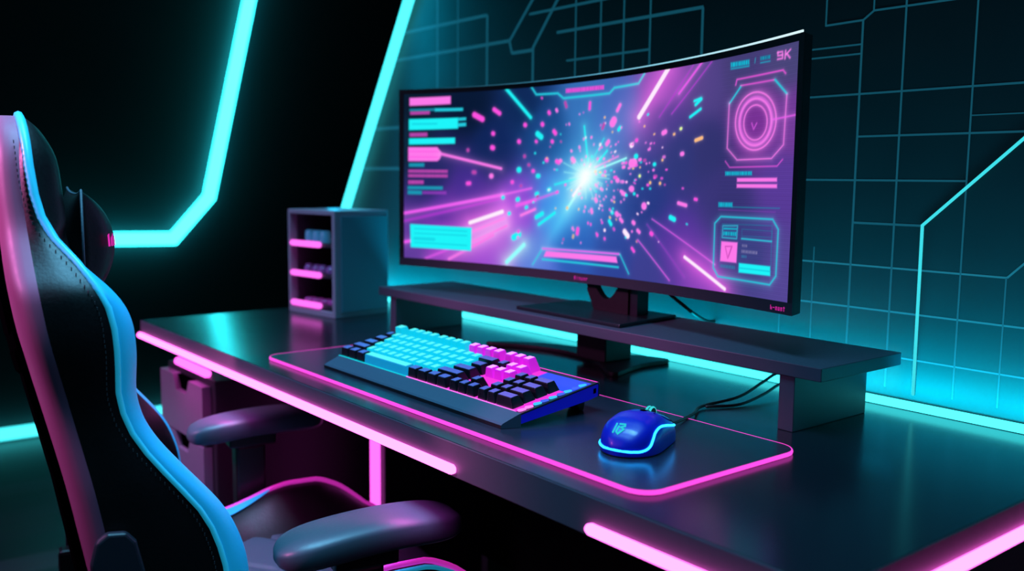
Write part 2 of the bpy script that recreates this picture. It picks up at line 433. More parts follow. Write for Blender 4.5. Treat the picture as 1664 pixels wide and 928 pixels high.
384.1 -94.9 384.2 -97.4 0.45 0 0.55 w
386.9 -94.9 387.1 -97.4 0.45 0 0.55 w
389.7 -94.9 389.9 -97.4 0.45 0 0.55 w
392.6 -94.9 392.7 -97.4 0.45 0 0.55 w
364.8 -87.3 365 -89.4 0.41 0 0.5 w
367.5 -87.3 367.6 -89.4 0.41 0 0.5 w
370.1 -87.3 370.2 -89.4 0.41 0 0.5 w
372.7 -87.3 372.9 -89.4 0.41 0 0.5 w
364.4 -101.8 364.6 -103.9 0.41 0 0.6 C
367.1 -101.8 367.2 -103.9 0.41 0 0.6 C
369.7 -101.8 369.8 -103.8 0.41 0 0.6 C
372.4 -101.8 372.5 -103.8 0.41 0 0.6 C
Q 359 -112.2 419 -111.9 419.8 -124.6 359.1 -125.2 1 c
359.4 -118.9 419.4 -118.6 0.53 0 1 v
331.7 160.4 332 155.3 0.38 0 0.75 b
337.4 160.2 337.7 155.2 0.38 0 0.75 b
341.2 160.1 341.4 155.1 0.37 0 0.75 b
343.9 160 344.2 155.1 0.37 0 0.75 b
348.4 159.9 348.7 154.9 0.37 0 0.75 b
352.2 159.8 352.5 154.8 0.37 0 0.75 b
356.6 159.6 356.9 154.7 0.37 0 0.75 b
360.9 159.5 361.1 154.6 0.37 0 0.75 b
387.6 159.8 387.8 156.6 0.36 0 0.7 b
392.8 159.7 393 156.5 0.36 0 0.7 b
396.2 159.6 396.4 156.4 0.36 0 0.7 b
398.7 159.5 398.9 156.4 0.36 0 0.7 b
328 10.4 328.2 6.5 0.39 0 0.6 b
332.7 10.4 332.9 6.5 0.39 0 0.6 b
335.8 10.4 336.1 6.5 0.38 0 0.6 b
338.1 10.4 338.3 6.5 0.38 0 0.6 b
341.9 10.3 342.1 6.5 0.38 0 0.6 b
345 10.3 345.2 6.5 0.38 0 0.6 b
348.6 10.3 348.9 6.5 0.38 0 0.6 b
352.1 10.3 352.4 6.5 0.38 0 0.6 b
354 10.3 354.2 6.5 0.38 0 0.6 b
357.1 10.3 357.3 6.5 0.38 0 0.6 b
361.9 10.3 362.1 6.5 0.38 0 0.6 b
364.3 10.2 364.5 6.5 0.37 0 0.6 b
368.1 10.2 368.3 6.5 0.37 0 0.6 b
369.8 10.2 370 6.5 0.37 0 0.6 b
373.8 10.2 374 6.5 0.37 0 0.6 b
316.8 -32.1 317 -36.7 0.38 0 0.6 b
321.8 -32 322 -36.7 0.38 0 0.6 b
325.1 -32 325.3 -36.7 0.38 0 0.6 b
327.5 -32 327.8 -36.6 0.38 0 0.6 b
331.5 -32 331.7 -36.6 0.38 0 0.6 b
334.8 -32 335.1 -36.6 0.38 0 0.6 b
338.7 -32 338.9 -36.6 0.38 0 0.6 b
329 -71.7 329.2 -76 0.38 0 0.8 b
334.3 -71.7 334.5 -75.9 0.38 0 0.8 b
337.8 -71.6 338 -75.8 0.38 0 0.8 b
340.4 -71.6 340.6 -75.8 0.38 0 0.8 b
344.6 -71.5 344.8 -75.7 0.38 0 0.8 b
348.1 -71.4 348.3 -75.6 0.38 0 0.8 b
-33.6 159.6 -33.4 154.3 0.48 0 0.3 b
-27.5 159.6 -27.4 154.2 0.48 0 0.3 b
-23.5 159.5 -23.4 154.2 0.48 0 0.3 b
-20.6 159.5 -20.4 154.2 0.48 0 0.3 b
-15.8 159.5 -15.6 154.2 0.48 0 0.3 b
-11.7 159.4 -11.5 154.1 0.48 0 0.3 b
-7 159.4 -6.8 154.1 0.48 0 0.3 b
-2.4 159.3 -2.3 154 0.47 0 0.3 b
-0 159.3 0.1 154 0.47 0 0.3 b
4 159.2 4.1 154 0.47 0 0.3 b
10.2 159.2 10.3 153.9 0.47 0 0.3 b
13.3 159.1 13.5 153.9 0.47 0 0.3 b
18.3 159 18.5 153.8 0.47 0 0.3 b
20.6 159 20.7 153.8 0.47 0 0.3 b
25.8 158.9 26 153.7 0.47 0 0.3 b
30.6 158.8 30.8 153.7 0.47 0 0.3 b
33.5 158.8 33.7 153.6 0.47 0 0.3 b
39.4 158.7 39.6 153.5 0.46 0 0.3 b
43.4 158.6 43.6 153.5 0.46 0 0.3 b
45.4 158.6 45.5 153.4 0.46 0 0.3 b
49.5 158.5 49.6 153.4 0.46 0 0.3 b
-437.4 19.5 -437.5 15.8 0.55 0 0.25 b
-430 19.4 -430 15.8 0.55 0 0.25 b
-425 19.4 -425 15.7 0.55 0 0.25 b
-421.4 19.4 -421.4 15.7 0.55 0 0.25 b
-415.4 19.3 -415.4 15.7 0.55 0 0.25 b
-410.3 19.3 -410.3 15.6 0.55 0 0.25 b
-404.4 19.3 -404.4 15.6 0.55 0 0.25 b
-398.8 19.2 -398.8 15.6 0.55 0 0.25 b
-395.7 19.2 -395.7 15.5 0.55 0 0.25 b
-390.7 19.1 -390.7 15.5 0.55 0 0.25 b
-383 19.1 -383 15.5 0.55 0 0.25 b
-379 19.1 -379 15.4 0.55 0 0.25 b
-372.8 19 -372.7 15.4 0.54 0 0.25 b
-369.9 19 -369.9 15.4 0.54 0 0.25 b
-363.3 18.9 -363.3 15.3 0.54 0 0.25 b
-357.2 18.9 -357.2 15.3 0.54 0 0.25 b
-353.6 18.8 -353.6 15.2 0.54 0 0.25 b
-346.1 18.8 -346.1 15.2 0.54 0 0.25 b
-341.1 18.7 -341 15.1 0.54 0 0.25 b
-437.5 10.3 -437.5 6.7 0.55 0 0.25 b
-430 10.3 -430 6.6 0.55 0 0.25 b
-425 10.3 -425 6.6 0.55 0 0.25 b
-421.4 10.2 -421.4 6.6 0.55 0 0.25 b
-415.4 10.2 -415.4 6.5 0.55 0 0.25 b
-410.3 10.2 -410.3 6.5 0.55 0 0.25 b
-404.4 10.1 -404.4 6.5 0.55 0 0.25 b
-398.8 10.1 -398.8 6.4 0.55 0 0.25 b
-395.7 10.1 -395.7 6.4 0.55 0 0.25 b
-390.7 10 -390.7 6.4 0.55 0 0.25 b
-383 10 -382.9 6.4 0.55 0 0.25 b
-379 10 -379 6.3 0.55 0 0.25 b
-372.7 9.9 -372.7 6.3 0.55 0 0.25 b
-369.9 9.9 -369.9 6.3 0.55 0 0.25 b
-363.3 9.9 -363.3 6.2 0.54 0 0.25 b
-357.2 9.8 -357.2 6.2 0.54 0 0.25 b
-353.5 9.8 -353.5 6.2 0.54 0 0.25 b
-346.1 9.7 -346.1 6.1 0.54 0 0.25 b
-341 9.7 -341 6.1 0.54 0 0.25 b
-434 91.8 -434 87 0.54 0 0.25 b
-426.5 91.9 -426.5 87 0.54 0 0.25 b
-421.5 91.9 -421.5 87.1 0.54 0 0.25 b
-417.9 91.9 -417.9 87.1 0.54 0 0.25 b
-411.9 91.9 -411.9 87.1 0.54 0 0.25 b
-406.8 91.9 -406.8 87.1 0.54 0 0.25 b
-400.9 91.9 -400.9 87.1 0.54 0 0.25 b
-395.2 91.9 -395.2 87.1 0.54 0 0.25 b
-435.2 -1.9 -435.2 -6.7 0.55 0 0.3 b
-423.5 -1.8 -423.5 -6.7 0.55 0 0.3 b
-415.7 -1.8 -415.7 -6.7 0.54 0 0.3 b
-410 -1.8 -410 -6.6 0.54 0 0.3 b
'''
SCREEN_COLORS = {'b': (48, 46, 108), 'p': (255, 120, 235), 'P': (255, 80, 225), 'c': (30, 245, 250), 'C': (35, 205, 225), 'd': (25, 150, 180), 'm': (190, 70, 175), 'w': (255, 235, 255), 'l': (150, 255, 255), 'k': (190, 50, 215), 'n': (150, 60, 190), 'o': (255, 190, 130), 'y': (230, 255, 160), 'v': (20, 190, 215), 'h': (240, 90, 240)}
SCREEN_FIELD = [(-436.3, 160.5, 10.0, 28.0, 48.0), (-283.0, 144.7, 8.0, 24.0, 52.0), (-140.6, 138.7, 14.0, 38.0, 84.0), (-379.4, 3.1, 34.0, 40.0, 100.0), (-218.3, 61.3, 15.0, 36.0, 88.0), (-445.2, -132.2, 96.0, 60.0, 155.0), (-346.6, -56.1, 80.0, 45.0, 150.0), (-346.4, -109.7, 150.0, 60.0, 190.0), (-153.1, -57.4, 130.0, 60.0, 205.0), (-104.3, -137.3, 85.0, 110.0, 212.0), (-215.9, -138.4, 150.0, 70.0, 205.0), (-59.4, -49.8, 60.0, 130.0, 225.0), (-11.9, -110.7, 42.0, 84.0, 175.0), (92.9, -124.6, 44.0, 62.0, 145.0), (160.1, -16.5, 36.0, 50.0, 122.0), (225.7, 39.2, 44.0, 52.0, 116.0), (231.9, -97.0, 78.0, 50.0, 152.0), (286.9, -146.4, 120.0, 60.0, 175.0), (84.9, 114.4, 55.0, 95.0, 178.0), (11.4, 140.2, 52.0, 105.0, 178.0), (-93.3, 92.0, 24.0, 62.0, 124.0), (194.7, 143.8, 120.0, 65.0, 165.0), (285.8, 133.9, 76.0, 64.0, 132.0), (345.7, 151.8, 68.0, 62.0, 120.0), (436.1, 154.1, 74.0, 70.0, 124.0), (452.1, 69.3, 115.0, 60.0, 155.0), (435.1, -6.6, 90.0, 60.0, 155.0), (453.3, -122.3, 86.0, 72.0, 152.0), (331.4, -32.0, 56.0, 52.0, 118.0), (359.8, -105.9, 58.0, 66.0, 132.0), (290.1, 46.0, 48.0, 50.0, 110.0), (158.0, -139.3, 60.0, 60.0, 140.0), (-281.7, -31.6, 60.0, 42.0, 140.0), (-444.7, 76.1, 14.0, 38.0, 60.0), (380.4, 74.6, 120.0, 50.0, 150.0), (197.0, 87.3, 60.0, 55.0, 130.0)]
BURST = [16.5, 8.0]
T = 0.75          # desk top height
EYE = 1.06

# ------------------------------------------------------------------ helpers
def tag(o, label=None, cat=None, group=None, kind=None):
    if label: o['label'] = label
    if cat: o['category'] = cat
    if group: o['group'] = group
    if kind: o['kind'] = kind
    return o

def empty(name, loc, rz=0.0, label=None, cat=None, group=None):
    o = bpy.data.objects.new(name, None)
    COL.objects.link(o)
    o.empty_display_size = 0.05
    o.location = loc
    o.rotation_euler = (0, 0, rz)
    return tag(o, label, cat, group)

def lin(c):
    c = c / 255.0
    return c / 12.92 if c <= 0.04045 else ((c + 0.055) / 1.055) ** 2.4

def rgb(r, g, b):
    return (lin(r), lin(g), lin(b), 1.0)

def mat(name, color, rough=0.5, metal=0.0, emit=None, strength=0.0, bump=0.0, scale=60.0, vary=0.08, coat=0.0, spec=0.5, ior=1.5):
    m = bpy.data.materials.new(name)
    m.use_nodes = True
    nt = m.node_tree
    b = nt.nodes['Principled BSDF']
    b.inputs['Base Color'].default_value = color
    b.inputs['Metallic'].default_value = metal
    b.inputs['Roughness'].default_value = rough
    b.inputs['Coat Weight'].default_value = coat
    b.inputs['IOR'].default_value = ior
    b.inputs['Specular IOR Level'].default_value = spec
    if emit:
        b.inputs['Emission Color'].default_value = emit
        b.inputs['Emission Strength'].default_value = strength
    tc = nt.nodes.new('ShaderNodeTexCoord')
    no = nt.nodes.new('ShaderNodeTexNoise')
    no.inputs['Scale'].default_value = scale
    no.inputs['Detail'].default_value = 3
    nt.links.new(tc.outputs['Object'], no.inputs['Vector'])
    mr = nt.nodes.new('ShaderNodeMapRange')
    mr.inputs['To Min'].default_value = max(0.02, rough - vary)
    mr.inputs['To Max'].default_value = min(1, rough + vary)
    nt.links.new(no.outputs['Fac'], mr.inputs['Value'])
    nt.links.new(mr.outputs['Result'], b.inputs['Roughness'])
    if bump:
        bp = nt.nodes.new('ShaderNodeBump')
        bp.inputs['Strength'].default_value = bump
        bp.inputs['Distance'].default_value = 0.002
        nt.links.new(no.outputs['Fac'], bp.inputs['Height'])
        nt.links.new(bp.outputs['Normal'], b.inputs['Normal'])
    return m

def glow(name, color, strength):
    m = bpy.data.materials.new(name)
    m.use_nodes = True
    nt = m.node_tree
    nt.nodes.clear()
    e = nt.nodes.new('ShaderNodeEmission')
    e.inputs['Color'].default_value = color
    e.inputs['Strength'].default_value = strength
    o = nt.nodes.new('ShaderNodeOutputMaterial')
    nt.links.new(e.outputs[0], o.inputs[0])
    return m

def catmull(pts, n):
    P = [Vector(p) for p in pts]
    P = [P[0] * 2 - P[1]] + P + [P[-1] * 2 - P[-2]]
    out = []
    for i in range(1, len(P) - 2):
        for k in range(n):
            t = k / n
            a, b, c, d = P[i - 1], P[i], P[i + 1], P[i + 2]
            out.append(0.5 * ((2 * b) + (c - a) * t + (2 * a - 5 * b + 4 * c - d) * t * t + (3 * b - a - 3 * c + d) * t ** 3))
    out.append(P[-2])
    return out

class MB:
    """collects shapes, then becomes one mesh object"""
    def __init__(self):
        self.bm = bmesh.new()
        self.mi = 0
    def _tag(self, faces):
        for f in faces:
            f.material_index = self.mi
    def face(self, pts):
        vs = [self.bm.verts.new(p) for p in pts]
        f = self.bm.faces.new(vs)
        f.material_index = self.mi
        return f
    def box(self, x0, x1, y0, y1, z0, z1, bevel=0.0, seg=2, M=None):
        r = bmesh.ops.create_cube(self.bm, size=1)
        vs = r['verts']
        for v in vs:
            v.co = Vector(((x0 + x1) / 2 + v.co.x * (x1 - x0), (y0 + y1) / 2 + v.co.y * (y1 - y0), (z0 + z1) / 2 + v.co.z * (z1 - z0)))
        fs = list({f for v in vs for f in v.link_faces})
        self._tag(fs)
        if bevel:
            es = list({e for v in vs for e in v.link_edges})
            r = bmesh.ops.bevel(self.bm, geom=es, offset=bevel, segments=seg, affect='EDGES', profile=0.5)
            self._tag(r['faces'])
            vs = list({v for f in r['faces'] for v in f.verts} | {v for v in vs if v.is_valid})
        if M is not None:
            for v in vs:
                v.co = M @ v.co
        return vs
    def prism(self, pts, off, M=None):
        """pts: closed 3-D polygon, off: extrusion vector"""
        off = Vector(off)
        a = [Vector(p) for p in pts]
        b = [p + off for p in a]
        if M is not None:
            a = [M @ p for p in a]; b = [M @ p for p in b]
        va = [self.bm.verts.new(p) for p in a]
        vb = [self.bm.verts.new(p) for p in b]
        n = len(a)
        fs = [self.bm.faces.new(va[::-1]), self.bm.faces.new(vb)]
        for i in range(n):
            fs.append(self.bm.faces.new((va[i], va[(i + 1) % n], vb[(i + 1) % n], vb[i])))
        self._tag(fs)
        return va + vb
    def tube(self, pts, r, n=10, closed=False, cap=True, flat=1.0, up=None, smooth=0):
        P = catmull(pts, smooth) if smooth else [Vector(p) for p in pts]
        m = len(P)
        rad = r if callable(r) else (lambda t: r)
        rings = []
        prev = None
        for i, p in enumerate(P):
            if closed:
                a = (p - P[i - 1]).normalized(); b = (P[(i + 1) % m] - p).normalized()
            else:
                a = (p - P[i - 1]).normalized() if i else (P[1] - p).normalized()
                b = (P[i + 1] - p).normalized() if i < m - 1 else a
            t = (a + b)
            t = t.normalized() if t.length > 1e-6 else a
            cs = max(0.4, t.dot(a))
            if prev is None:
                ref = Vector(up) if up else (Vector((0, 0, 1)) if abs(t.z) < 0.9 else Vector((1, 0, 0)))
                s = t.cross(ref).normalized()
            else:
                s = (prev - t * prev.dot(t)).normalized()
            prev = s
            w = s.cross(t).normalized()
            ring = []
            rr = rad(i / max(1, m - 1))
            bend = (b - a)
            bend = bend.normalized() if bend.length > 1e-4 else None
            for k in range(n):
                an = 2 * math.pi * k / n
                d = s * math.cos(an) * rr + w * math.sin(an) * rr * flat
                if bend is not None:
                    d += bend * d.dot(bend) * (1 / cs - 1)
                ring.append(self.bm.verts.new(p + d))
            rings.append(ring)
        fs = []
        rng = range(m if closed else m - 1)
        for i in rng:
            A, B = rings[i], rings[(i + 1) % m]
            for k in range(n):
                fs.append(self.bm.faces.new((A[k], A[(k + 1) % n], B[(k + 1) % n], B[k])))
        if not closed and cap:
            # rounded ends
            for end, q, sgn in ((rings[0], P[0], -1), (rings[-1], P[-1], 1)):
                d = (P[0] - P[1]).normalized() if sgn < 0 else (P[-1] - P[-2]).normalized()
                rr = (end[0].co - q).length
                mid = [self.bm.verts.new(q + (v.co - q) * 0.7 + d * rr * 0.7) for v in end]
                tip = self.bm.verts.new(q + d * rr)
                for k in range(n):
                    k2 = (k + 1) % n
                    if sgn > 0:
                        fs.append(self.bm.faces.new((end[k], end[k2], mid[k2], mid[k])))
                        fs.append(self.bm.faces.new((mid[k], mid[k2], tip)))
                    else:
                        fs.append(self.bm.faces.new((end[k2], end[k], mid[k], mid[k2])))
                        fs.append(self.bm.faces.new((mid[k2], mid[k], tip)))
        self._tag(fs)
    def grid(self, rows, closed=False):
        V = [[self.bm.verts.new(p) for p in r] for r in rows]
        n = len(V[0])
        fs = []
        for i in range(len(V) - 1):
            for k in range(n if closed else n - 1):
                fs.append(self.bm.faces.new((V[i][k], V[i][(k + 1) % n], V[i + 1][(k + 1) % n], V[i + 1][k])))
        self._tag(fs)
        return V
    def lathe(self, prof, n=24, M=None):
        rows = [[(r * math.cos(2 * math.pi * k / n), r * math.sin(2 * math.pi * k / n), z) for k in range(n)] for r, z in prof]
        if M is not None:
            rows = [[M @ Vector(p) for p in r] for r in rows]
        V = self.grid(rows, closed=True)
        fs = []
        if prof[0][0] > 1e-5: fs.append(self.bm.faces.new(V[0][::-1]))
        if prof[-1][0] > 1e-5: fs.append(self.bm.faces.new(V[-1]))
        self._tag(fs)
    def build(self, name, mats, parent=None, smooth=False, sub=0, bevel=0.0, solid=0.0, auto=None):
        bmesh.ops.remove_doubles(self.bm, verts=self.bm.verts, dist=1e-6)
        bmesh.ops.recalc_face_normals(self.bm, faces=self.bm.faces)
        me = bpy.data.meshes.new(name)
        self.bm.to_mesh(me)
        self.bm.free()
        if not isinstance(mats, (list, tuple)): mats = [mats]
        for m in mats: me.materials.append(m)
        if smooth:
            for p in me.polygons: p.use_smooth = True
            if auto:
                me.set_sharp_from_angle(angle=math.radians(auto))
        o = bpy.data.objects.new(name, me)
        COL.objects.link(o)
        if parent: o.parent = parent
        if solid:
            s = o.modifiers.new('solid', 'SOLIDIFY'); s.thickness = solid; s.offset = 0
        if bevel:
            b = o.modifiers.new('bevel', 'BEVEL'); b.width = bevel; b.segments = 3; b.limit_method = 'ANGLE'
        if sub:
            s = o.modifiers.new('sub', 'SUBSURF'); s.levels = sub; s.render_levels = sub
        return o

def copy_tree(o, parent=None):
    c = o.copy(); COL.objects.link(c)
    if parent: c.parent = parent
    for ch in list(o.children): copy_tree(ch, c)
    return c

# ------------------------------------------------------------------ materials
CYAN = (0.03, 0.80, 0.90, 1)
CYAN_STRIP = glow('cyan_neon', (0.035, 0.72, 0.80, 1), 3.2)
CYAN_TUBE = glow('cyan_tube', (0.05, 0.72, 0.78, 1), 2.4)
CYAN_BENT = glow('cyan_bent_tube', (0.02, 0.6, 0.66, 1), 10.0)
CYAN_EDGE = glow('cyan_wall_edge', (0.05, 0.78, 0.85, 1), 2.6)
PINK_STRIP = glow('pink_led_bar', (1.0, 0.125, 0.72, 1), 4.6)
PINK_SOFT = glow('pink_led_soft', (1.0, 0.10, 0.80, 1), 2.1)
PINK_RIM = glow('pink_rim', (1.0, 0.07, 0.72, 1), 1.25)
desk_m = mat('desk_laminate', rgb(20, 22, 30), 0.20, 0.0, scale=400, vary=0.025, ior=1.62)
edge_m = mat('desk_edge', rgb(92, 76, 92), 0.5, scale=200)
shelf_m = mat('shelf_board', rgb(60, 60, 74), 0.42, scale=300, vary=0.04)
black_pl = mat('black_plastic', rgb(14, 16, 20), 0.38, scale=200)
dark_pl = mat('dark_grey_plastic', rgb(34, 40, 50), 0.42, scale=300)
pad_m = mat('pad_cloth', rgb(30, 34, 48), 0.26, scale=900, vary=0.03, ior=1.7)
leather = mat('black_leather', rgb(11, 12, 14), 0.42, scale=260, bump=0.12, spec=0.35)
leather_soft = mat('perforated_leather', rgb(60, 74, 86), 0.5, scale=420, bump=0.18)
shell_m = mat('back_shell', rgb(120, 84, 112), 0.55, scale=120)
blue_fab = mat('cyan_trim_fabric', rgb(24, 160, 215), 0.5, scale=500, bump=0.05, emit=rgb(16, 150, 205), strength=0.4)  # cyan fabric, with some light on it put in as emission
piping_m = mat('cyan_piping', rgb(50, 190, 220), 0.4, emit=rgb(30, 165, 205), strength=0.4)  # cyan cord, its lit look strengthened by emission
pink_lit_pipe = mat('pink_lit_piping', rgb(230, 60, 200), 0.4, emit=rgb(230, 50, 200), strength=0.5)  # pink LED light on the piping, put into its colour and emission
cab_m = mat('drawer_front', rgb(150, 126, 152), 0.42, scale=150)
cab_body = mat('drawer_carcass', rgb(52, 46, 54), 0.5, scale=150)
case_m = mat('case_frame', rgb(150, 138, 158), 0.42, scale=200)
case_side = mat('case_side', rgb(80, 130, 150), 0.5, scale=200)
hole_m = mat('dark_recess', rgb(3, 3, 4), 0.8, spec=0.0)  # near-black matte colour stands in for shade inside openings and recesses
screen_bezel = mat('bezel', rgb(12, 13, 18), 0.4, scale=300)
bezel_low = mat('bezel_bottom', rgb(30, 32, 42), 0.45, scale=300)
cable_m = mat('cable_rubber', rgb(10, 11, 13), 0.5)
stand_m = mat('stand_metal', rgb(24, 30, 36), 0.32, 0.3, scale=300)
foot_m = mat('crescent_foot', rgb(8, 11, 13), 0.5, 0.0, scale=300, spec=0.25)

# wall with a faint brushed surface
wall_m = mat('wall_panel', rgb(30, 40, 46), 0.5, scale=14, vary=0.06)
LINE_DIM = mat('wall_line_dim', rgb(34, 48, 54), 0.5, emit=rgb(20, 84, 104), strength=0.7)
LINE_MID = mat('wall_line_mid', rgb(46, 68, 76), 0.5, emit=rgb(30, 110, 130), strength=0.6)
wall_dark = mat('wall_dark_panel', rgb(30, 36, 42), 0.6, scale=9)

def plank_material():
    m = bpy.data.materials.new('dark_wood_planks')
    m.use_nodes = True
    nt = m.node_tree
    b = nt.nodes['Principled BSDF']
    tc = nt.nodes.new('ShaderNodeTexCoord')
    mp = nt.nodes.new('ShaderNodeMapping')
    mp.inputs['Rotation'].default_value = (0, 0, math.radians(90))
    br = nt.nodes.new('ShaderNodeTexBrick')
    br.inputs['Scale'].default_value = 1.0
    br.inputs['Brick Width'].default_value = 1.3
    br.inputs['Row Height'].default_value = 0.14
    br.inputs['Mortar Size'].default_value = 0.004
    br.inputs['Color1'].default_value = rgb(24, 21, 27)
    br.inputs['Color2'].default_value = rgb(62, 54, 64)
    br.inputs['Mortar'].default_value = rgb(10, 10, 12)
    no = nt.nodes.new('ShaderNodeTexNoise')
    no.inputs['Scale'].default_value = 5
    mp2 = nt.nodes.new('ShaderNodeMapping')
    mp2.inputs['Scale'].default_value = (9, 0.8, 1)
    mx = nt.nodes.new('ShaderNodeMix'); mx.data_type = 'RGBA'; mx.blend_type = 'MULTIPLY'
    mx.inputs[0].default_value = 0.7
    L = nt.links.new
    L(tc.outputs['Object'], mp.inputs['Vector']); L(mp.outputs[0], br.inputs['Vector'])
    L(tc.outputs['Object'], mp2.inputs['Vector']); L(mp2.outputs[0], no.inputs['Vector'])
    L(br.outputs['Color'], mx.inputs[6]); L(no.outputs['Color'], mx.inputs[7]); L(mx.outputs[2], b.inputs['Base Color'])
    b.inputs['Roughness'].default_value = 0.45
    bp = nt.nodes.new('ShaderNodeBump'); bp.inputs['Strength'].default_value = 0.4; bp.inputs['Distance'].default_value = 0.004
    L(br.outputs['Fac'], bp.inputs['Height']); bp.invert = True
    L(bp.outputs['Normal'], b.inputs['Normal'])
    return m

# ------------------------------------------------------------------ room
WY = 1.22
b = MB(); b.box(-4.3, 2.2, -2.6, 4.6, -0.05, 0)
tag(b.build('floor', plank_material()), 'dark wooden plank floor under the desk and chair', kind='structure')
b = MB(); b.box(-4.22, -4.12, -2.6, 4.6, 0, 3.2)
tag(b.build('wall_left', wall_dark), 'dark far wall with cyan neon tubes', kind='structure')

b = MB()
slope = 0.63
xl = lambda z: -2.352 + slope * (z - T)
b.prism([(-2.352, WY, 0), (1.6, WY, 0), (1.6, WY, 3.0), (xl(3.0), WY, 3.0), (-2.352, WY, T)], (0, 0.06, 0))
def hline(x0, x1, z, w=0.0013, m=1):
    b.mi = m; b.box(x0, x1, WY - 0.0002, WY + 0.001, z - w, z + w)
def vline(x, z0, z1, w=0.0013, m=1):
    b.mi = m; b.box(x - w, x + w, WY - 0.00025, WY + 0.001, z0, z1)
def dline(p, q, w=0.0013, m=1):
    b.mi = m
    d = Vector((q[0] - p[0], 0, q[1] - p[1])).normalized(); n = Vector((-d.z, 0, d.x)) * w
    A = Vector((p[0], WY - 0.0003, p[1])); B = Vector((q[0], WY - 0.0003, q[1]))
    b.prism([A - n, B - n, B + n, A + n], (0, 0.002, 0))
vline(-0.677, 0.775, 1.70, 0.0014); vline(-0.581, 0.775, 1.7, 0.0012); vline(-0.740, 0.775, 1.288, 0.0016)
vline(-0.857, 0.775, 0.965, 0.001); vline(-0.801, 0.775, 0.965, 0.001); vline(-0.523, 0.775, 0.943, 0.001); vline(-0.46, 0.775, 1.6, 0.0012); vline(-0.35, 0.775, 1.6, 0.0012)
hline(-0.83, -0.20, 1.185, 0.0014); hline(-0.740, -0.2, 1.1255, 0.0014); hline(-0.9, -0.580, 1.064, 0.0014); hline(-0.740, -0.637, 1.0035, 0.0016)
hline(-0.86, -0.741, 1.254, 0.0012); hline(-0.86, -0.741, 1.241, 0.0012); hline(-0.58, -0.516, 1.148, 0.0008)
dline((-0.80, 1.286), (-0.74, 1.287), 0.0014); dline((-0.74, 1.287), (-0.724, 1.298), 0.0014); dline((-0.724, 1.298), (-0.3, 1.297), 0.0014)
vline(-0.799, 1.286, 1.5, 0.0012); vline(-0.7245, 1.298, 1.5, 0.0012)
hline(-0.95, -0.522, 0.943, 0.0013, 2); dline((-0.522, 0.943), (-0.45, 1.016), 0.0013, 2)
hline(-0.95, -0.2, 0.882, 0.0013, 2); hline(-0.66, -0.2, 0.819, 0.0011, 2)
# behind and above the screen
w3 = 0.0035
hline(-1.95, -1.615, 1.404, w3); vline(-1.613, 1.20, 1.405, w3)
hline(-2.0, -1.537, 1.343, w3); dline((-1.537, 1.343), (-1.528, 1.316), w3); hline(-1.528, -1.463, 1.317, w3)
dline((-1.463, 1.319), (-1.30, 1.509), w3); dline((-1.537, 1.342), (-1.40, 1.480), w3); vline(-1.461, 1.2, 1.319, w3)
hline(-1.39, -1.028, 1.343, 0.0028); hline(-1.361, -1.143, 1.287, 0.002); hline(-1.474, -1.0, 1.388, 0.0025)
for x in (-1.336, -1.268, -1.209, -1.145): vline(x, 1.2, 1.5, 0.002)
vline(-1.029, 1.2, 1.343, 0.0025)
hline(-2.12, -1.90, 1.182, 0.004); hline(-2.17, -1.90, 1.083, 0.004); vline(-1.80, 1.25, 1.6, 0.003); vline(-1.72, 1.25, 1.6, 0.002)
b.mi = 0
tag(b.build('wall_back', [wall_m, LINE_DIM, LINE_MID]), 'dark grid-lined wall behind the desk with slanted left edge', kind='structure')

# neon tubes
def neon(name, pts, r, m, label, flat=1.0):
    b = MB(); b.tube(pts, r, 12, flat=flat)
    return tag(b.build(name, m, smooth=True), label, 'neon light')
X1 = -4.082
neon('neon_tube', [(X1, 1.873, 2.35), (X1, 1.548, 0.967), (X1, 1.385, 0.788), (X1, 0.80, 0.800)], 0.0275, CYAN_BENT, 'bent cyan neon tube on the dark far wall beside the chair back')
neon('neon_tube', [(X1 + 0.01, -0.4, 0.032), (X1 + 0.01, 2.1, 0.032)], 0.025, CYAN_TUBE, 'low straight cyan neon tube along the floor of the far wall')
neon('neon_tube', [(xl(0.80) - 0.003, WY - 0.0135, 0.80), (xl(2.6) - 0.003, WY - 0.0135, 2.6)], 0.0125, CYAN_TUBE, 'straight slanted cyan neon tube rising behind the small cabinet')
neon('light_strip', [(-2.00, WY - 0.009, T + 0.007), (0.4, WY - 0.009, T + 0.007)], 0.0062, CYAN_EDGE, 'long cyan light strip along the foot of the grid wall behind the desk')
neon('neon_line', [(-0.3, WY - 0.001, 1.3135), (-0.636, WY - 0.001, 1.004), (-0.635, WY - 0.001, 0.772)], 0.0021, glow('cyan_wall_line', (0.05, 0.75, 0.85, 1), 1.0), 'thin bright cyan line bent across the grid wall right of the screen')

# ------------------------------------------------------------------ desk
desk = empty('desk', (-1.214, 0.92, 0), 0, 'wide black desk with pink light bars under its front edge', 'desk')
def D(x, y, z): return Vector((x + 1.214, y - 0.92, z))
def dbox(mb, x0, x1, y0, y1, z0, z1, **k): mb.box(x0 + 1.214, x1 + 1.214, y0 - 0.92, y1 - 0.92, z0, z1, **k)
DX0, DX1, DY0, DY1 = -2.052, -0.378, 0.62, 1.212
b = MB(); dbox(b, DX0, DX1, DY0, DY1, T - 0.042, T, bevel=0.0015)
for f in b.bm.faces:
    f.material_index = 0 if f.normal.z > 0.7 or f.calc_center_median().y > 0.28 else 1
b.build('tabletop', [desk_m, edge_m], desk)
for x0, x1 in ((DX0 + 0.004, -0.879), (-0.641, DX1 - 0.02)):
    b = MB(); b.tube([D(x0, DY0 - 0.003, T - 0.032), D(x1, DY0 - 0.003, T - 0.032)], 0.0062, 12)
    b.build('light_bar', PINK_STRIP, desk, smooth=True)
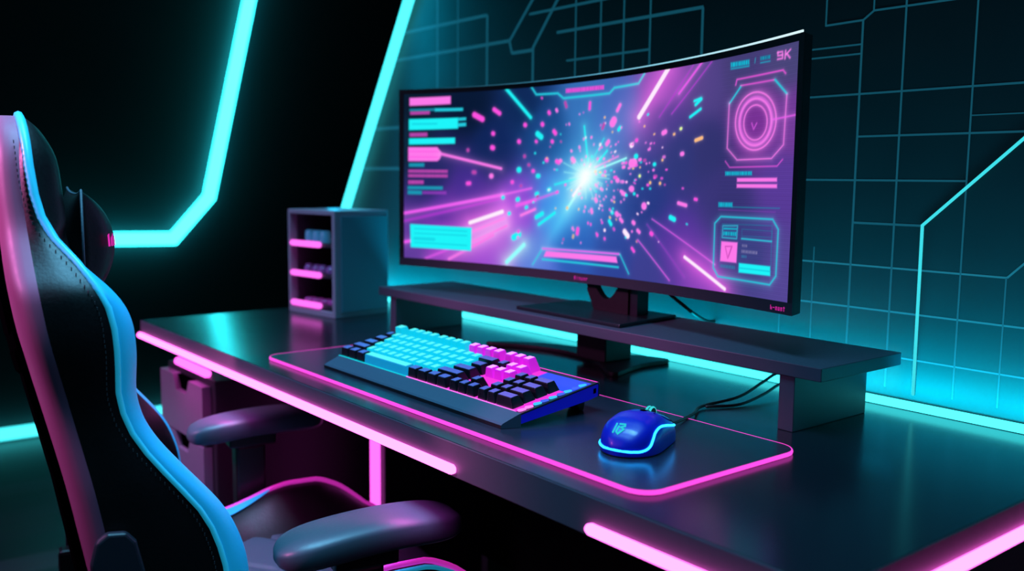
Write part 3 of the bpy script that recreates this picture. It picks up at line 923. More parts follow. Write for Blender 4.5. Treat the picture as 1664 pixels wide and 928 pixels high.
b = MB(); b.tube([D(DX1 + 0.003, DY0 + 0.02, T - 0.032), D(DX1 + 0.003, DY1 - 0.04, T - 0.032)], 0.0062, 12)
b.build('light_bar', PINK_STRIP, desk, smooth=True)
b = MB(); dbox(b, -2.0, DX1 - 0.06, 1.17, 1.19, 0.25, T - 0.043); b.build('modesty_panel', mat('panel_black', rgb(12, 11, 13), 0.6, spec=0.2), desk)
b = MB(); dbox(b, -1.602, -1.545, 0.925, 1.165, 0.0, T - 0.043, bevel=0.002); lg = b.build('leg', cab_body, desk)
b = MB(); b.tube([D(-1.5735, 0.920, 0.04), D(-1.5735, 0.920, T - 0.06)], 0.011, 10); b.build('leg_light', PINK_SOFT, lg, smooth=True)
b = MB(); dbox(b, -0.46, -0.42, 0.70, 1.165, 0.0, T - 0.043, bevel=0.002); b.build('leg', cab_body, desk)

# drawer cabinet under the desk's left end
cb = empty('drawer_cabinet', (-1.885, 0.66, 0), 0, 'grey drawer cabinet with a pink light bar standing under the left end of the desk', 'cabinet')
CW, CD, CH = 0.268, 0.40, 0.662
b = MB(); b.box(-CW / 2, CW / 2, 0.006, CD, 0.02, CH, bevel=0.002); b.build('carcass', cab_body, cb)
b = MB(); b.box(-CW / 2 + 0.02, CW / 2 - 0.02, 0.02, CD - 0.02, 0.0, 0.0195); b.build('plinth', hole_m, cb)
zt = CH - 0.014
for k in range(5):
    h = 0.117; z1 = zt - k * (h + 0.005); z0 = z1 - h
    x0, x1 = -CW / 2 + 0.003, CW / 2 - 0.022
    b = MB()
    # front with a trapezoid finger notch in its top edge
    n0, n1, nd = -0.052, 0.038, 0.030
    b.prism([(x0, -0.012, z0), (x1, -0.012, z0), (x1, -0.012, z1), (n1, -0.012, z1), (n1 - 0.016, -0.012, z1 - nd), (n0 + 0.016, -0.012, z1 - nd), (n0, -0.012, z1), (x0, -0.012, z1)], (0, 0.0175, 0))
    d = b.build('drawer', cab_m, cb)
    b = MB(); b.prism([(n0 + 0.001, -0.002, z1 - 0.0005), (n0 + 0.016, -0.002, z1 - nd + 0.001), (n1 - 0.016, -0.002, z1 - nd + 0.001), (n1 - 0.001, -0.002, z1 - 0.0005)], (0, 0.0075, 0))
    b.build('finger_notch', hole_m, d)
b = MB(); b.tube([(-0.083, 0.010, CH + 0.006), (0.083, 0.010, CH + 0.006)], 0.0085, 10); b.build('light_bar', glow('cabinet_top_led', (1.0, 0.09, 0.75, 1), 3.2), cb, smooth=True)

# ------------------------------------------------------------------ monitor shelf
SZ = T + 0.0875
sh = empty('monitor_shelf', (-1.143, 1.07, T), 0, 'long dark monitor riser shelf across the back of the desk', 'shelf')
def sbox(mb, x0, x1, y0, y1, z0, z1, **k): mb.box(x0 + 1.143, x1 + 1.143, y0 - 1.07, y1 - 1.07, z0, z1, **k)
b = MB(); sbox(b, -1.661, -0.626, 0.981, 1.166, 0.0705, 0.0875, bevel=0.001); b.build('shelf_board', shelf_m, sh)
for x0, x1 in ((-1.622, -1.600), (-0.687, -0.6645)):
    b = MB(); sbox(b, x0, x1, 0.984, 1.150, 0.0, 0.0704, bevel=0.001); b.build('leg', shelf_m, sh)
b = MB(); sbox(b, -1.162, -1.092, 1.075, 1.14, 0.006, 0.0704, bevel=0.004); cl = b.build('support_column', foot_m, sh)
# crescent foot: heel at right, tip curling to the left
out_ = [(-1.050, 1.185), (-1.052, 1.12), (-1.030, 1.052), (-1.029, 1.040), (-1.037, 1.034), (-1.052, 1.040), (-1.085, 1.062), (-1.125, 1.084), (-1.175, 1.098), (-1.235, 1.100), (-1.30, 1.082), (-1.36, 1.045), (-1.375, 1.048), (-1.345, 1.088), (-1.29, 1.128), (-1.22, 1.152), (-1.14, 1.166), (-1.09, 1.190), (-1.06, 1.196)]
oc = catmull([(x + 1.143, y - 1.07, 0.0) for x, y in out_] + [(out_[0][0] + 1.143, out_[0][1] - 1.07, 0)], 3)[:-1]
b = MB(); b.prism(oc, (0, 0, 0.0075)); b.build('crescent_foot', foot_m, sh, bevel=0.002)

# ------------------------------------------------------------------ monitor
XC, HW, YE, SG, Z0, DIP = -1.1475, 0.4635, 1.0, 0.06, 0.310, 0.055
mon = empty('monitor', (XC, YE + SG, SZ), 0, 'ultrawide curved monitor with a neon burst on its screen, on the riser shelf', 'monitor')
def S(u, v, dep=0.0):
    """point of the curved front, u right, v up from its middle, dep into the monitor"""
    k = 1 - (u / HW) ** 2
    vv = v * (1 - DIP * k) if v > 0 else v
    nx = -2 * SG * u / HW ** 2
    ln = math.hypot(nx, 1)
    y = -SG * (u / HW) ** 2
    return Vector((u - dep * nx / ln * -1, y + dep / ln, Z0 + vv + 0.0083 * u + T - SZ))
U0, U1, V0, V1 = -0.4535, 0.4545, -0.1552, 0.1690
OU, OV0, OV1 = HW, -0.1710, 0.1780
N = 64
def ubands(u0, u1, n=N): return [u0 + (u1 - u0) * i / n for i in range(n + 1)]
def slab(u0, u1, v0, v1, d0, d1, mb, n=N):
    us = ubands(u0, u1, n)
    rows = [[S(u, v0, d0) for u in us], [S(u, v1, d0) for u in us], [S(u, v1, d1) for u in us], [S(u, v0, d1) for u in us], [S(u, v0, d0) for u in us]]
    V = mb.grid(rows)
    for k in (0, -1):
        f = mb.bm.faces.new([V[i][k] for i in range(4)]); f.material_index = mb.mi
b = MB(); slab(-OU, OU, OV0, OV1, 0.004, 0.030, b)
b.build('housing', screen_bezel, mon, bevel=0.001)
b = MB(); slab(-0.20, 0.20, -0.11, 0.11, 0.0295, 0.052, b, 24); b.build('rear_cover', screen_bezel, mon, bevel=0.006)
b = MB()
slab(-OU, OU, OV0, V0, 0.0, 0.0042, b); b.build('bottom_bezel', bezel_low, mon)
b = MB()
slab(-OU, OU, V1, OV1, 0.0, 0.0042, b)
slab(-OU, U0, V0, V1, 0.0, 0.0042, b, 2); slab(U1, OU, V0, V1, 0.0, 0.0042, b, 2)
b.build('bezel', screen_bezel, mon)
# light line along the top edge, bright towards the right end
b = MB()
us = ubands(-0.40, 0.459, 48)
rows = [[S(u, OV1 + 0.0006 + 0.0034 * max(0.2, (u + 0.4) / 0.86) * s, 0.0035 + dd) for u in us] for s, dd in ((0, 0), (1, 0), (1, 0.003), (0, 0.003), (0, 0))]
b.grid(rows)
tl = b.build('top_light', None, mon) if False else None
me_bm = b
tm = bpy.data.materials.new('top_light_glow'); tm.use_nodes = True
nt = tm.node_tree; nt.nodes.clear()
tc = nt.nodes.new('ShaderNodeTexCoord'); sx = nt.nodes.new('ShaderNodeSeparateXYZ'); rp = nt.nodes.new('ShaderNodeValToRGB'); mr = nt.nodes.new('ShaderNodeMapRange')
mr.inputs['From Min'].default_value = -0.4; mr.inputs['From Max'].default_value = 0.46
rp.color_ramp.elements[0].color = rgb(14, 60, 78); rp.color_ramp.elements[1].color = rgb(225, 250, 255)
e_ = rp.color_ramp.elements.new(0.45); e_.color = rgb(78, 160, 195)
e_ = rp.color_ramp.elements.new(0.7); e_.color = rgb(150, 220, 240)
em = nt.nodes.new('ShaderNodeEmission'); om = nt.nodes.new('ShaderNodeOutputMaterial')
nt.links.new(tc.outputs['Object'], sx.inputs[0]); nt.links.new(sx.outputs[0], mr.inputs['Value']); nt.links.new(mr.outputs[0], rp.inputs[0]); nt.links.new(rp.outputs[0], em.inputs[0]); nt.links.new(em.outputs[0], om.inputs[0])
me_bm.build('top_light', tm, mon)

# --- the picture on the screen: a fine mesh whose points carry colour
def paint_screen():
    nu, nv = 780, 300
    us = np.linspace(U0, U1, nu) * 1000
    vs = np.linspace(V0, V1, nv) * 1000
    UU, VV = np.meshgrid(us, vs)
    # smooth background from scattered colour samples
    num = np.zeros((nv, nu, 3)); den = np.zeros((nv, nu, 1))
    for x, y, r, g, bl in SCREEN_FIELD:
        w = 1.0 / (((UU - x) ** 2 + (VV - y) ** 2) / 1200.0 + 0.25) ** 2
        num += w[..., None] * np.array([r, g, bl]) / 255.0
        den += w[..., None]
    img = num / den
    def screen(c, a):
        nonlocal img
        img = 1 - (1 - img) * (1 - np.clip(a, 0, 1)[..., None] * np.array(c))
    def over(c, a):
        nonlocal img
        a = np.clip(a, 0, 1)[..., None]
        img = img * (1 - a) + a * np.array(c)
    # burst glow
    du, dv = UU - BURST[0], VV - BURST[1]
    rr = np.hypot(du, dv * 1.05)
    along = (du * -0.62 + dv * -0.78)            # tail to lower left
    side = np.abs(du * 0.78 - dv * 0.62)
    screen((0.10, 0.55, 1.0), 0.78 * np.exp(-(rr / 78.0) ** 1.2))
    screen((0.12, 0.66, 1.0), 0.68 * np.exp(-(side / 24.0) ** 1.4) * np.exp(-(np.abs(along - 70) / 105.0) ** 2))
    # fine scan lines on the right hand panel
    pan = 1 / (1 + np.exp(-(UU - 312) / 4.0))
    img *= (1 - 0.05 * pan * (np.sin(VV * 2.3) > 0))[..., None]
    soft = 0.55
    for row in SCREEN_INK.strip().split('\n'):
        t = row.split()
        c = np.array(SCREEN_COLORS[t[-1]]) / 255.0
        if t[0] == 'Q':
            p = [float(k) for k in t[1:9 if len(t) == 11 else -2]]
            al = float(t[-2])
            pts = [(p[i], p[i + 1]) for i in range(0, len(p), 2)]
            x0, x1 = min(q[0] for q in pts) - 4, max(q[0] for q in pts) + 4
            y0, y1 = min(q[1] for q in pts) - 4, max(q[1] for q in pts) + 4
            i0, i1 = np.searchsorted(us, (x0, x1)); j0, j1 = np.searchsorted(vs, (y0, y1))
            if i1 <= i0 or j1 <= j0: continue
            X = UU[j0:j1, i0:i1]; Y = VV[j0:j1, i0:i1]
            area = sum(pts[i][0] * pts[(i + 1) % len(pts)][1] - pts[(i + 1) % len(pts)][0] * pts[i][1] for i in range(len(pts)))
            sg = 1 if area > 0 else -1
            d = np.full(X.shape, 1e9)
            for i in range(len(pts)):
                ax, ay = pts[i]; bx, by = pts[(i + 1) % len(pts)]
                ll = math.hypot(bx - ax, by - ay) + 1e-9
                d = np.minimum(d, sg * ((bx - ax) * (Y - ay) - (by - ay) * (X - ax)) / ll)
            a = al / (1 + np.exp(-d / 0.45))
            img[j0:j1, i0:i1] = img[j0:j1, i0:i1] * (1 - a[..., None]) + a[..., None] * c
            continue
        if t[0] == 'P':
            q = [float(k) for k in t[1:-4]]; hw, g, al = (float(k) for k in t[-4:-1])
        else:
            q = [float(k) for k in t[:4]]; hw, g, al = (float(k) for k in t[4:7])
        px, py = q[0::2], q[1::2]
        ext = hw + 4 + g * 4
        x0, x1 = min(px) - ext, max(px) + ext; y0, y1 = min(py) - ext, max(py) + ext
        i0, i1 = np.searchsorted(us, (x0, x1)); j0, j1 = np.searchsorted(vs, (y0, y1))
        if i1 <= i0 or j1 <= j0: continue
        X = UU[j0:j1, i0:i1]; Y = VV[j0:j1, i0:i1]
        d = np.full(X.shape, 1e9)
        for ax, ay, bx, by in zip(px, py, px[1:], py[1:]):
            dx, dy = bx - ax, by - ay
            l2 = dx * dx + dy * dy + 1e-9
            s = np.clip(((X - ax) * dx + (Y - ay) * dy) / l2, 0, 1)
            d = np.minimum(d, np.hypot(X - ax - s * dx, Y - ay - s * dy) - hw)
        sub = img[j0:j1, i0:i1]
        if g > 0:
            gc = np.array((1.0, 0.25, 0.85)) if t[-1] in 'w' else c
            ga = (0.66 if g > 12 else 0.34) * al * np.exp(-np.maximum(d, 0) / g)
            sub = 1 - (1 - sub) * (1 - ga[..., None] * gc)
        a = al / (1 + np.exp(d / 0.4))
        img[j0:j1, i0:i1] = sub * (1 - a[..., None]) + a[..., None] * c
    screen((0.35, 0.95, 1.0), 0.95 * np.exp(-(rr / 36.0) ** 1.3))
    screen((0.9, 1.0, 1.0), 1.0 * np.exp(-(np.hypot((du + 4) * .8 - (dv + 4) * .6 , ((du + 4) * .6 + (dv + 4) * .8) * .62) / 17.0) ** 1.8))
    img = np.clip(img, 0, 1)
    lin_ = np.where(img <= 0.04045, img / 12.92, ((img + 0.055) / 1.055) ** 2.4)
    # mesh
    uu, vv = UU / 1000, VV / 1000
    k = 1 - (uu / HW) ** 2
    z = Z0 + np.where(vv > 0, vv * (1 - DIP * k), vv) + 0.0083 * uu + T - SZ
    y = -SG * (uu / HW) ** 2 + 0.002
    co = np.stack([uu, y, z], -1).reshape(-1, 3)
    idx = np.arange(nu * nv).reshape(nv, nu)
    q = np.stack([idx[:-1, :-1], idx[:-1, 1:], idx[1:, 1:], idx[1:, :-1]], -1).reshape(-1, 4)
    me = bpy.data.meshes.new('screen')
    me.vertices.add(len(co)); me.vertices.foreach_set('co', co.ravel())
    me.loops.add(q.size); me.loops.foreach_set('vertex_index', q.ravel())
    me.polygons.add(len(q)); me.polygons.foreach_set('loop_start', np.arange(0, q.size, 4)); me.polygons.foreach_set('loop_total', np.full(len(q), 4))
    me.update()
    at = me.color_attributes.new('picture', 'FLOAT_COLOR', 'POINT')
    at.data.foreach_set('color', np.concatenate([lin_.reshape(-1, 3), np.ones((nu * nv, 1))], 1).ravel())
    m = bpy.data.materials.new('screen_picture'); m.use_nodes = True
    nt = m.node_tree; nt.nodes.clear()
    ca = nt.nodes.new('ShaderNodeVertexColor'); ca.layer_name = 'picture'
    e = nt.nodes.new('ShaderNodeEmission'); o = nt.nodes.new('ShaderNodeOutputMaterial')
    nt.links.new(ca.outputs[0], e.inputs[0]); nt.links.new(e.outputs[0], o.inputs[0])
    m.cycles.emission_sampling = 'NONE'
    me.materials.append(m)
    ob = bpy.data.objects.new('screen', me); COL.objects.link(ob); ob.parent = mon
    return ob
paint_screen()

# small pink lettering on the bottom bezel (blurred marks, copied as strokes)
mark_m = glow('pink_mark', rgb(190, 40, 150), 0.9)
def marks(u0, u1, vc, h, seq, name):
    b = MB()
    n = len(seq)
    for i, ch in enumerate(seq):
        a = u0 + (u1 - u0) * i / n; w = (u1 - u0) / n * 0.72; t = h * 0.22
        st = {'B': [(0, 0, t, h), (0, 0, w, t), (0, h / 2 - t / 2, w, h / 2 + t / 2), (0, h - t, w, h), (w - t, 0, w, h)], 'I': [(w / 2 - t / 2, 0, w / 2 + t / 2, h)], 'n': [(0, 0, t, h * .8), (w - t, 0, w, h * .8), (0, h * .8 - t, w, h * .8)], 'u': [(0, 0, t, h * .8), (w - t, 0, w, h * .8), (0, 0, w, t)], 'r': [(0, 0, t, h * .8), (0, h * .8 - t, w, h * .8)], 't': [(w / 2 - t / 2, 0, w / 2 + t / 2, h), (0, h * .65, w, h * .65 + t)], 'h': [(0, 0, t, h), (w - t, 0, w, h * .6), (0, h * .6 - t, w, h * .6)], '-': [(0, h * .4, w, h * .4 + t)]}[ch]
        for x0, y0, x1, y1 in st:
            b.face([S(a + x0, vc - h / 2 + y0, -0.0004), S(a + x1, vc - h / 2 + y0, -0.0004), S(a + x1, vc - h / 2 + y1, -0.0004), S(a + x0, vc - h / 2 + y1, -0.0004)])
    b.build(name, mark_m, mon)
marks(-0.006, 0.029, -0.1635, 0.0062, 'BInunr', 'brand_mark')
marks(0.424, 0.452, -0.1640, 0.0062, 'h-nunt', 'model_mark')

# stand
def mw(x, y, z): return Vector((x - XC, y - (YE + SG), z - SZ))
b = MB()
b.prism([mw(-1.238, 1.003, SZ), mw(-0.985, 1.000, SZ), mw(-1.005, 1.150, SZ), mw(-1.24, 1.150, SZ)], (0, 0, 0.006))
b.build('stand_base', stand_m, mon, bevel=0.0015)
b = MB()
zA, zB = SZ + 0.006, T + 0.20
xa, xb = -1.149, -1.051
yn = 1.085
# neck plate with a rounded notch in its middle
hole = [(-1.135 + 0.066 * t, T + 0.150 - 0.036 * math.sin(math.pi * t) ** 0.75) for t in [i / 14 for i in range(15)]]
poly = [(xa, zB), (xa + 0.002, T + 0.125), (xa + 0.018, zA), (xb, zA), (xb, zB), (hole[-1][0] + 0.003, zB)] + [(x, z) for x, z in hole[::-1]] + [(hole[0][0] - 0.003, zB)]
b.prism([mw(x, yn, z) for x, z in poly], (0, 0.012, 0))
b.build('stand_neck', foot_m, mon)
b = MB(); b.box(xb - XC - 0.001, xb - XC + 0.017, yn + 0.004 - YE - SG, yn + 0.03 - YE - SG, 0.006, zB - SZ); b.build('neck_spine', stand_m, mon)

# power cable behind the monitor
b = MB(); b.tube([(-1.065, 1.118, 0.945), (-1.03, 1.128, 0.897), (-1.008, 1.140, 0.876), (-0.992, 1.158, 0.857), (-0.985, 1.178, 0.842), (-0.983, 1.200, 0.832), (-0.983, 1.219, 0.829)], 0.003, 8, smooth=5)
tag(b.build('monitor_cable', cable_m, smooth=True), 'black cable dropping behind the monitor over the back of the riser shelf', 'cable')

# ------------------------------------------------------------------ mouse pad
pad = empty('mouse_pad', (-1.049, 0.786, T), 0, 'large black desk mat with glowing pink rim under keyboard and mouse', 'mouse pad')
def rrect(hx, hy, r, z, n=8):
    o = []
    for cx, cy, a0 in ((hx - r, hy - r, 0), (-hx + r, hy - r, 90), (-hx + r, -hy + r, 180), (hx - r, -hy + r, 270)):
        for k in range(n + 1):
            a = math.radians(a0 + 90 * k / n); o.append((cx + r * math.cos(a), cy + r * math.sin(a), z))
    return o
b = MB(); b.prism(rrect(0.443, 0.1295, 0.026, 0.0002), (0, 0, 0.0052)); b.build('mat_cloth', pad_m, pad)
b = MB(); b.tube(rrect(0.4435, 0.130, 0.027, 0.0031), 0.0015, 10, closed=True, flat=1.75); b.build('light_rim', PINK_RIM, pad, smooth=True)
PZ = T + 0.0056

# ------------------------------------------------------------------ keyboard
kb = empty('keyboard', (-1.1025, 0.7675, PZ), 0, 'full-size mechanical keyboard with glowing cyan and pink keys on the desk mat', 'keyboard')
TH = math.radians(9.6); KY0, KZ0 = -0.0535, 0.0165
KX0 = -0.2285
P_ = 0.01995; PR = 0.0207
def K(x, s, h=0.0):
    return Vector((x, KY0 + s * math.cos(TH) - h * math.sin(TH), KZ0 + s * math.sin(TH) + h * math.cos(TH)))
blue_side = mat('blue_lit_side', rgb(10, 14, 150), 0.35, emit=rgb(6, 10, 165), strength=0.55, scale=200)  # blue light falling on this side, put into colour and emission
dk_cyan = glow('deck_cyan', rgb(20, 215, 235), 0.95)
dk_pink = glow('deck_pink', rgb(250, 60, 230), 1.0)
dk_blue = mat('deck_blue', rgb(40, 60, 190), 0.35, emit=rgb(40, 60, 190), strength=0.55)
kc_cyan_top = glow('key_cyan_top', rgb(92, 255, 255), 1.0)
kc_cyan = mat('key_cyan_side', rgb(10, 120, 140), 0.4, emit=rgb(8, 200, 226), strength=0.82)  # sides glow less than tops, so the key shading sits in the materials
kc_space = mat('spacebar_side', rgb(10, 90, 130), 0.4, emit=rgb(10, 140, 190), strength=0.85)
kc_pink_top = mat('key_pink_top', rgb(255, 140, 240), 0.4, emit=rgb(255, 125, 240), strength=0.95)
kc_pink = mat('key_pink_side', rgb(200, 20, 190), 0.4, emit=rgb(235, 36, 215), strength=0.52)  # dimmer sides paint the shading of the pink keys
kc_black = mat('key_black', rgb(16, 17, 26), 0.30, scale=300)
kc_black_lit_top = mat('key_black_lit_top', rgb(110, 92, 160), 0.30, scale=300)  # violet light reflected on black keys, painted into the top colour
# case body
b = MB()
L_ = 0.2335
side = [(-0.0545, 0.004), (-0.0545, 0.0165), (0.078, 0.0392), (0.0795, 0.036), (0.0790, 0.0215), (0.06, 0.0175)]
b.prism([(-L_, y, z) for y, z in side], (2 * L_, 0, 0))
for f in b.bm.faces:
    n = f.normal
    f.normal_update()
    f.material_index = 1 if f.calc_center_median().x > L_ - 1e-4 else 0
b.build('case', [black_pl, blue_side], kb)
# darker frame outline and port on the right side
b = MB(); b.prism([(L_ + 0.0001, y, z) for y, z in ((0.069, 0.0255), (0.0735, 0.0262), (0.0735, 0.0325), (0.069, 0.0318))], (0.0006, 0, 0)); b.build('port', hole_m, kb)
b = MB()
b.tube([(L_, -0.053, 0.0166), (L_, 0.077, 0.0389), (L_, 0.079, 0.036), (L_, 0.0785, 0.022)], 0.0012, 6)
b.build('side_rim', black_pl, kb)
b = MB(); b.tube([(0.10, 0.0785, 0.0389), (L_ - 0.001, 0.0785, 0.0389)], 0.0009, 6); b.build('rear_light', PINK_RIM, kb)
for x in (-0.19, 0.195):
    b = MB(); b.prism([(x, 0.052, 0.0165), (x, 0.072, 0.0205), (x, 0.068, 0.0002), (x, 0.060, 0.0002)], (0.022, 0, 0)); b.build('foot', black_pl, kb, bevel=0.001)
# wrist rest
b = MB()
rest = [(-0.0785, 0.0002), (-0.0785, 0.0045), (-0.076, 0.0068), (-0.0555, 0.0182), (-0.0548, 0.0182), (-0.0548, 0.0002)]
rows = []
for x, e in ((-L_ - 0.003, 1.0), (L_ - 0.008, 1.0)):
    rows.append([(x + (0.008 if x < 0 else 0.010) * ((y + 0.0785) / 0.024), y, z) for y, z in rest])
va = [b.bm.verts.new(p) for p in rows[0]]; vb = [b.bm.verts.new(p) for p in rows[1]]
n = len(va)
b.bm.faces.new(va); b.bm.faces.new(vb[::-1])
for i in range(n): b.bm.faces.new((va[i], va[(i + 1) % n], vb[(i + 1) % n], vb[i]))
for f in b.bm.faces:
    f.material_index = 1 if f.calc_center_median().z < 0.004 else 0
b.build('wrist_rest', [mat('wrist_rest_top', rgb(58, 74, 92), 0.4, scale=300), black_pl], kb)
# glowing deck under the keys, row by row
b = MB()
sp = [0.0008 + PR * r for r in range(7)]
for r in range(6):
    s0, s1 = sp[r] if r else -0.0006, sp[r + 1]
    ub = (10, 12.2, 12.7, 13.4, 13, 8.8)[r]
    for m_, u0, u1 in ((0, 0, ub), (1, ub, 18.5 if r > 3 else 22.6), (2, 18.5, 22.95 if r > 3 else 18.5)):
        if u1 <= u0: continue
        b.mi = m_
        b.face([K(KX0 + u0 * P_ - (0.002 if u0 == 0 else 0), s0, 0.0006), K(KX0 + u1 * P_, s0, 0.0006), K(KX0 + u1 * P_, s1, 0.0006), K(KX0 + u0 * P_ - (0.002 if u0 == 0 else 0), s1, 0.0006)])
b.build('deck', [dk_cyan, dk_pink, dk_blue], kb)
# front light line under the bottom row
b = MB(); b.box(-L_ + 0.002, KX0 + 10 * P_, KY0 - 0.0012, KY0 - 0.0002, KZ0 - 0.0012, KZ0 + 0.0026)
b.mi = 1; b.box(KX0 + 10 * P_, KX0 + 22.6 * P_, KY0 - 0.0012, KY0 - 0.0002, KZ0 - 0.0012, KZ0 + 0.0026)
b.build('front_light', [dk_cyan, glow('front_pink', rgb(255, 120, 245), 1.2)], kb)
b = MB()
for i, (s, m_) in enumerate(((0.008, 0), (0.020, 0), (0.034, 1), (0.046, 2), (0.060, 1), (0.074, 2), (0.086, 1), (0.100, 2), (0.112, 1))):
    b.mi = m_
    c = K(KX0 + 22.75 * P_, s, 0.001)
    b.box(c.x - 0.0018, c.x + 0.0022, c.y - 0.0062, c.y + 0.0062, c.z - 0.0010, c.z + 0.0020, bevel=0.0008, seg=1)
b.build('edge_lights', [glow('edge_pink', rgb(255, 130, 250), 1.3), glow('edge_cyan', rgb(60, 190, 255), 1.2), glow('edge_blue', rgb(70, 110, 255), 1.0)], kb)
KEYMESH = {}
def keycap(u, row, w, style, tall=1.0):
    key = (round(w, 3), style, row, tall)
    if key not in KEYMESH:
        hgt = (0.0140, 0.0136, 0.0136, 0.0140, 0.0146, 0.0205)[row]
        W = w * P_ - 0.0011; Dp = PR * tall - 0.0013
        ins = 0.0031
        bm_ = MB()
        s0 = -Dp / 2; s1 = Dp / 2
        base = [(-W / 2, s0), (W / 2, s0), (W / 2, s1), (-W / 2, s1)]
        top = [(-W / 2 + ins, s0 + 0.0016), (W / 2 - ins, s0 + 0.0016), (W / 2 - ins, s1 - 0.0046), (-W / 2 + ins, s1 - 0.0046)]
        va = [bm_.bm.verts.new((x, y, 0)) for x, y in base]; vb = [bm_.bm.verts.new((x, y, hgt)) for x, y in top]
        bm_.bm.faces.new(va[::-1]); tf = bm_.bm.faces.new(vb)
        for i in range(4): bm_.bm.faces.new((va[i], va[(i + 1) % 4], vb[(i + 1) % 4], vb[i]))
        es = [e for e in bm_.bm.edges if max(v.co.z for v in e.verts) > 0.001]
        bmesh.ops.bevel(bm_.bm, geom=es, offset=0.0016, segments=3, affect='EDGES', profile=0.5)
        bmesh.ops.recalc_face_normals(bm_.bm, faces=bm_.bm.faces)
        for f in bm_.bm.faces: f.material_index = 1 if f.normal.z > 0.93 else 0
        me = bpy.data.meshes.new('keycap'); bm_.bm.to_mesh(me); bm_.bm.free()
        for m_ in {'c': (kc_cyan, kc_cyan_top), 's': (kc_space, kc_cyan_top), 'p': (kc_pink, kc_pink_top), 'k': (kc_black, kc_black_lit_top)}[style]: me.materials.append(m_)
        KEYMESH[key] = me
    o = bpy.data.objects.new('keycap', KEYMESH[key]); COL.objects.link(o); o.parent = kb
    s = 0.0008 + PR * (row + tall / 2)
    o.location = K(KX0 + (u + w / 2) * P_, s, 0.0022)
    o.rotation_euler = (TH, 0, 0)
    return o
def krow(row, start, items):
    u = start
    for it in items:
        w, st = it[0], it[1]
        if st != '_': keycap(u, row, w, st)
        u += w
c, k_, p = 'c', 'k', 'p'
krow(0, 0, [(1.25, k_)] * 3 + [(6.25, 's')] + [(1.25, k_)] * 4)
krow(0, 15.25, [(1, k_)] * 3); krow(0, 18.5, [(1, k_), (1, k_), (1.8, k_)])
krow(1, 0, [(2.25, k_)] + [(1, c)] * 10 + [(2.75, k_)]); krow(1, 16.25, [(1, k_)]); krow(1, 18.5, [(1, k_)] * 2)
krow(2, 0, [(1.75, k_)] + [(1, c)] * 11 + [(2.25, k_)]); krow(2, 18.5, [(1, k_)] * 2)
krow(3, 0, [(1.5, k_)] + [(1, c)] * 12 + [(1.5, k_)]); krow(3, 15.25, [(1, p)] * 3); krow(3, 18.5, [(1, k_)] * 2)
krow(4, 0, [(1, k_)] + [(1, c)] * 12 + [(2, k_)]); krow(4, 15.25, [(1, k_), (1, p), (1, p)])
krow(5, 0, [(1.25, c), (0.75, '_')] + [(1, c)] * 4 + [(0.25, '_')] + [(1, c)] * 4 + [(0.25, '_')] + [(1, p)] * 4 + [(0.4, '_')] + [(1, p)] * 3)
for row, tl_ in ((1, 1.0), (2, 1.0), (3, 1.0)): keycap(20.5, row, 1.7, k_)
for x in (0.2, 1.3, 2.4): pass

# ------------------------------------------------------------------ mouse
MA = math.radians(17)
ms = empty('mouse', (-0.7275, 0.7765, PZ), MA, 'blue gaming mouse with a cyan light line on the right of the desk mat', 'mouse')
A_ = 0.060
def m_top(y):
    pts = [(-0.060, 0.0), (-0.0585, 0.010), (-0.054, 0.019), (-0.045, 0.0285), (-0.030, 0.0375), (-0.010, 0.0415), (0.010, 0.0395), (0.030, 0.0325), (0.045, 0.0255), (0.054, 0.0205), (0.0585, 0.0145), (0.060, 0.0)]
    for (a, za), (b_, zb) in zip(pts, pts[1:]):
        if a <= y <= b_:
            return 0.95 * (za + (zb - za) * (y - a) / (b_ - a))
    return 0.0
def m_w(y):
    e = max(0.0, 1 - abs(y / A_) ** 3.2) ** 0.5
    return 0.0360 * e * (0.93 + 0.07 * math.cos((y + 0.03) / 0.06 * math.pi))
def m_pt(y, ph):
    cph, sph = math.cos(ph), math.sin(ph)
    return Vector((m_w(y) * math.copysign(abs(cph) ** 0.62, cph), y, 0.0015 + m_top(y) * abs(sph) ** 0.72))
def m_on(y, z, sgn=1, off=0.0):
    q = min(1, max(0, (z - 0.0015) / max(1e-5, m_top(y)))) ** (1 / 0.72)
    ph = math.asin(q)
    if sgn < 0: ph = math.pi - ph
    p = m_pt(y, ph); c0 = Vector((0, y * 0.8, 0.008))
    return p + (p - c0).normalized() * off
ys = [-A_ * math.cos(math.pi * i / 40) for i in range(41)]
b = MB(); b.grid([[m_pt(y, math.pi * k / 28) for k in range(29)] for y in ys])
mouse_m = mat('mouse_shell', rgb(8, 26, 165), 0.34, emit=rgb(0, 10, 150), strength=0.13, scale=300, coat=0.2)  # faint emission adds blue light to the plastic
b.build('shell', mouse_m, ms, smooth=True)
b = MB(); b.prism([(m_w(y) * 0.96, y, 0.0003) for y in ys[2:-2]] + [(-m_w(y) * 0.96, y, 0.0003) for y in ys[2:-2][::-1]], (0, 0, 0.0025)); b.build('underside', black_pl, ms)
path = []
zb = 0.0075
for y in (-0.030, -0.040, -0.048, -0.053, -0.0562): path.append(m_on(y, zb, -1, 0.0005))
path.append(Vector((0, -0.0588, zb)))
for y in (-0.0562, -0.053, -0.049): path.append(m_on(y, zb, 1, 0.0005))
for y, z in ((-0.043, 0.0090), (-0.0375, 0.0125), (-0.032, 0.0195), (-0.025, 0.0255), (-0.012, 0.0285), (0.006, 0.0262), (0.024, 0.0222), (0.040, 0.0185), (0.054, 0.0150)):
    path.append(m_on(y, z, 1, 0.0005))
b = MB(); b.tube(path, 0.0013, 8, smooth=6); b.build('light_line', glow('mouse_line', (0.012, 0.34, 1.0, 1), 6.0), ms, smooth=True)
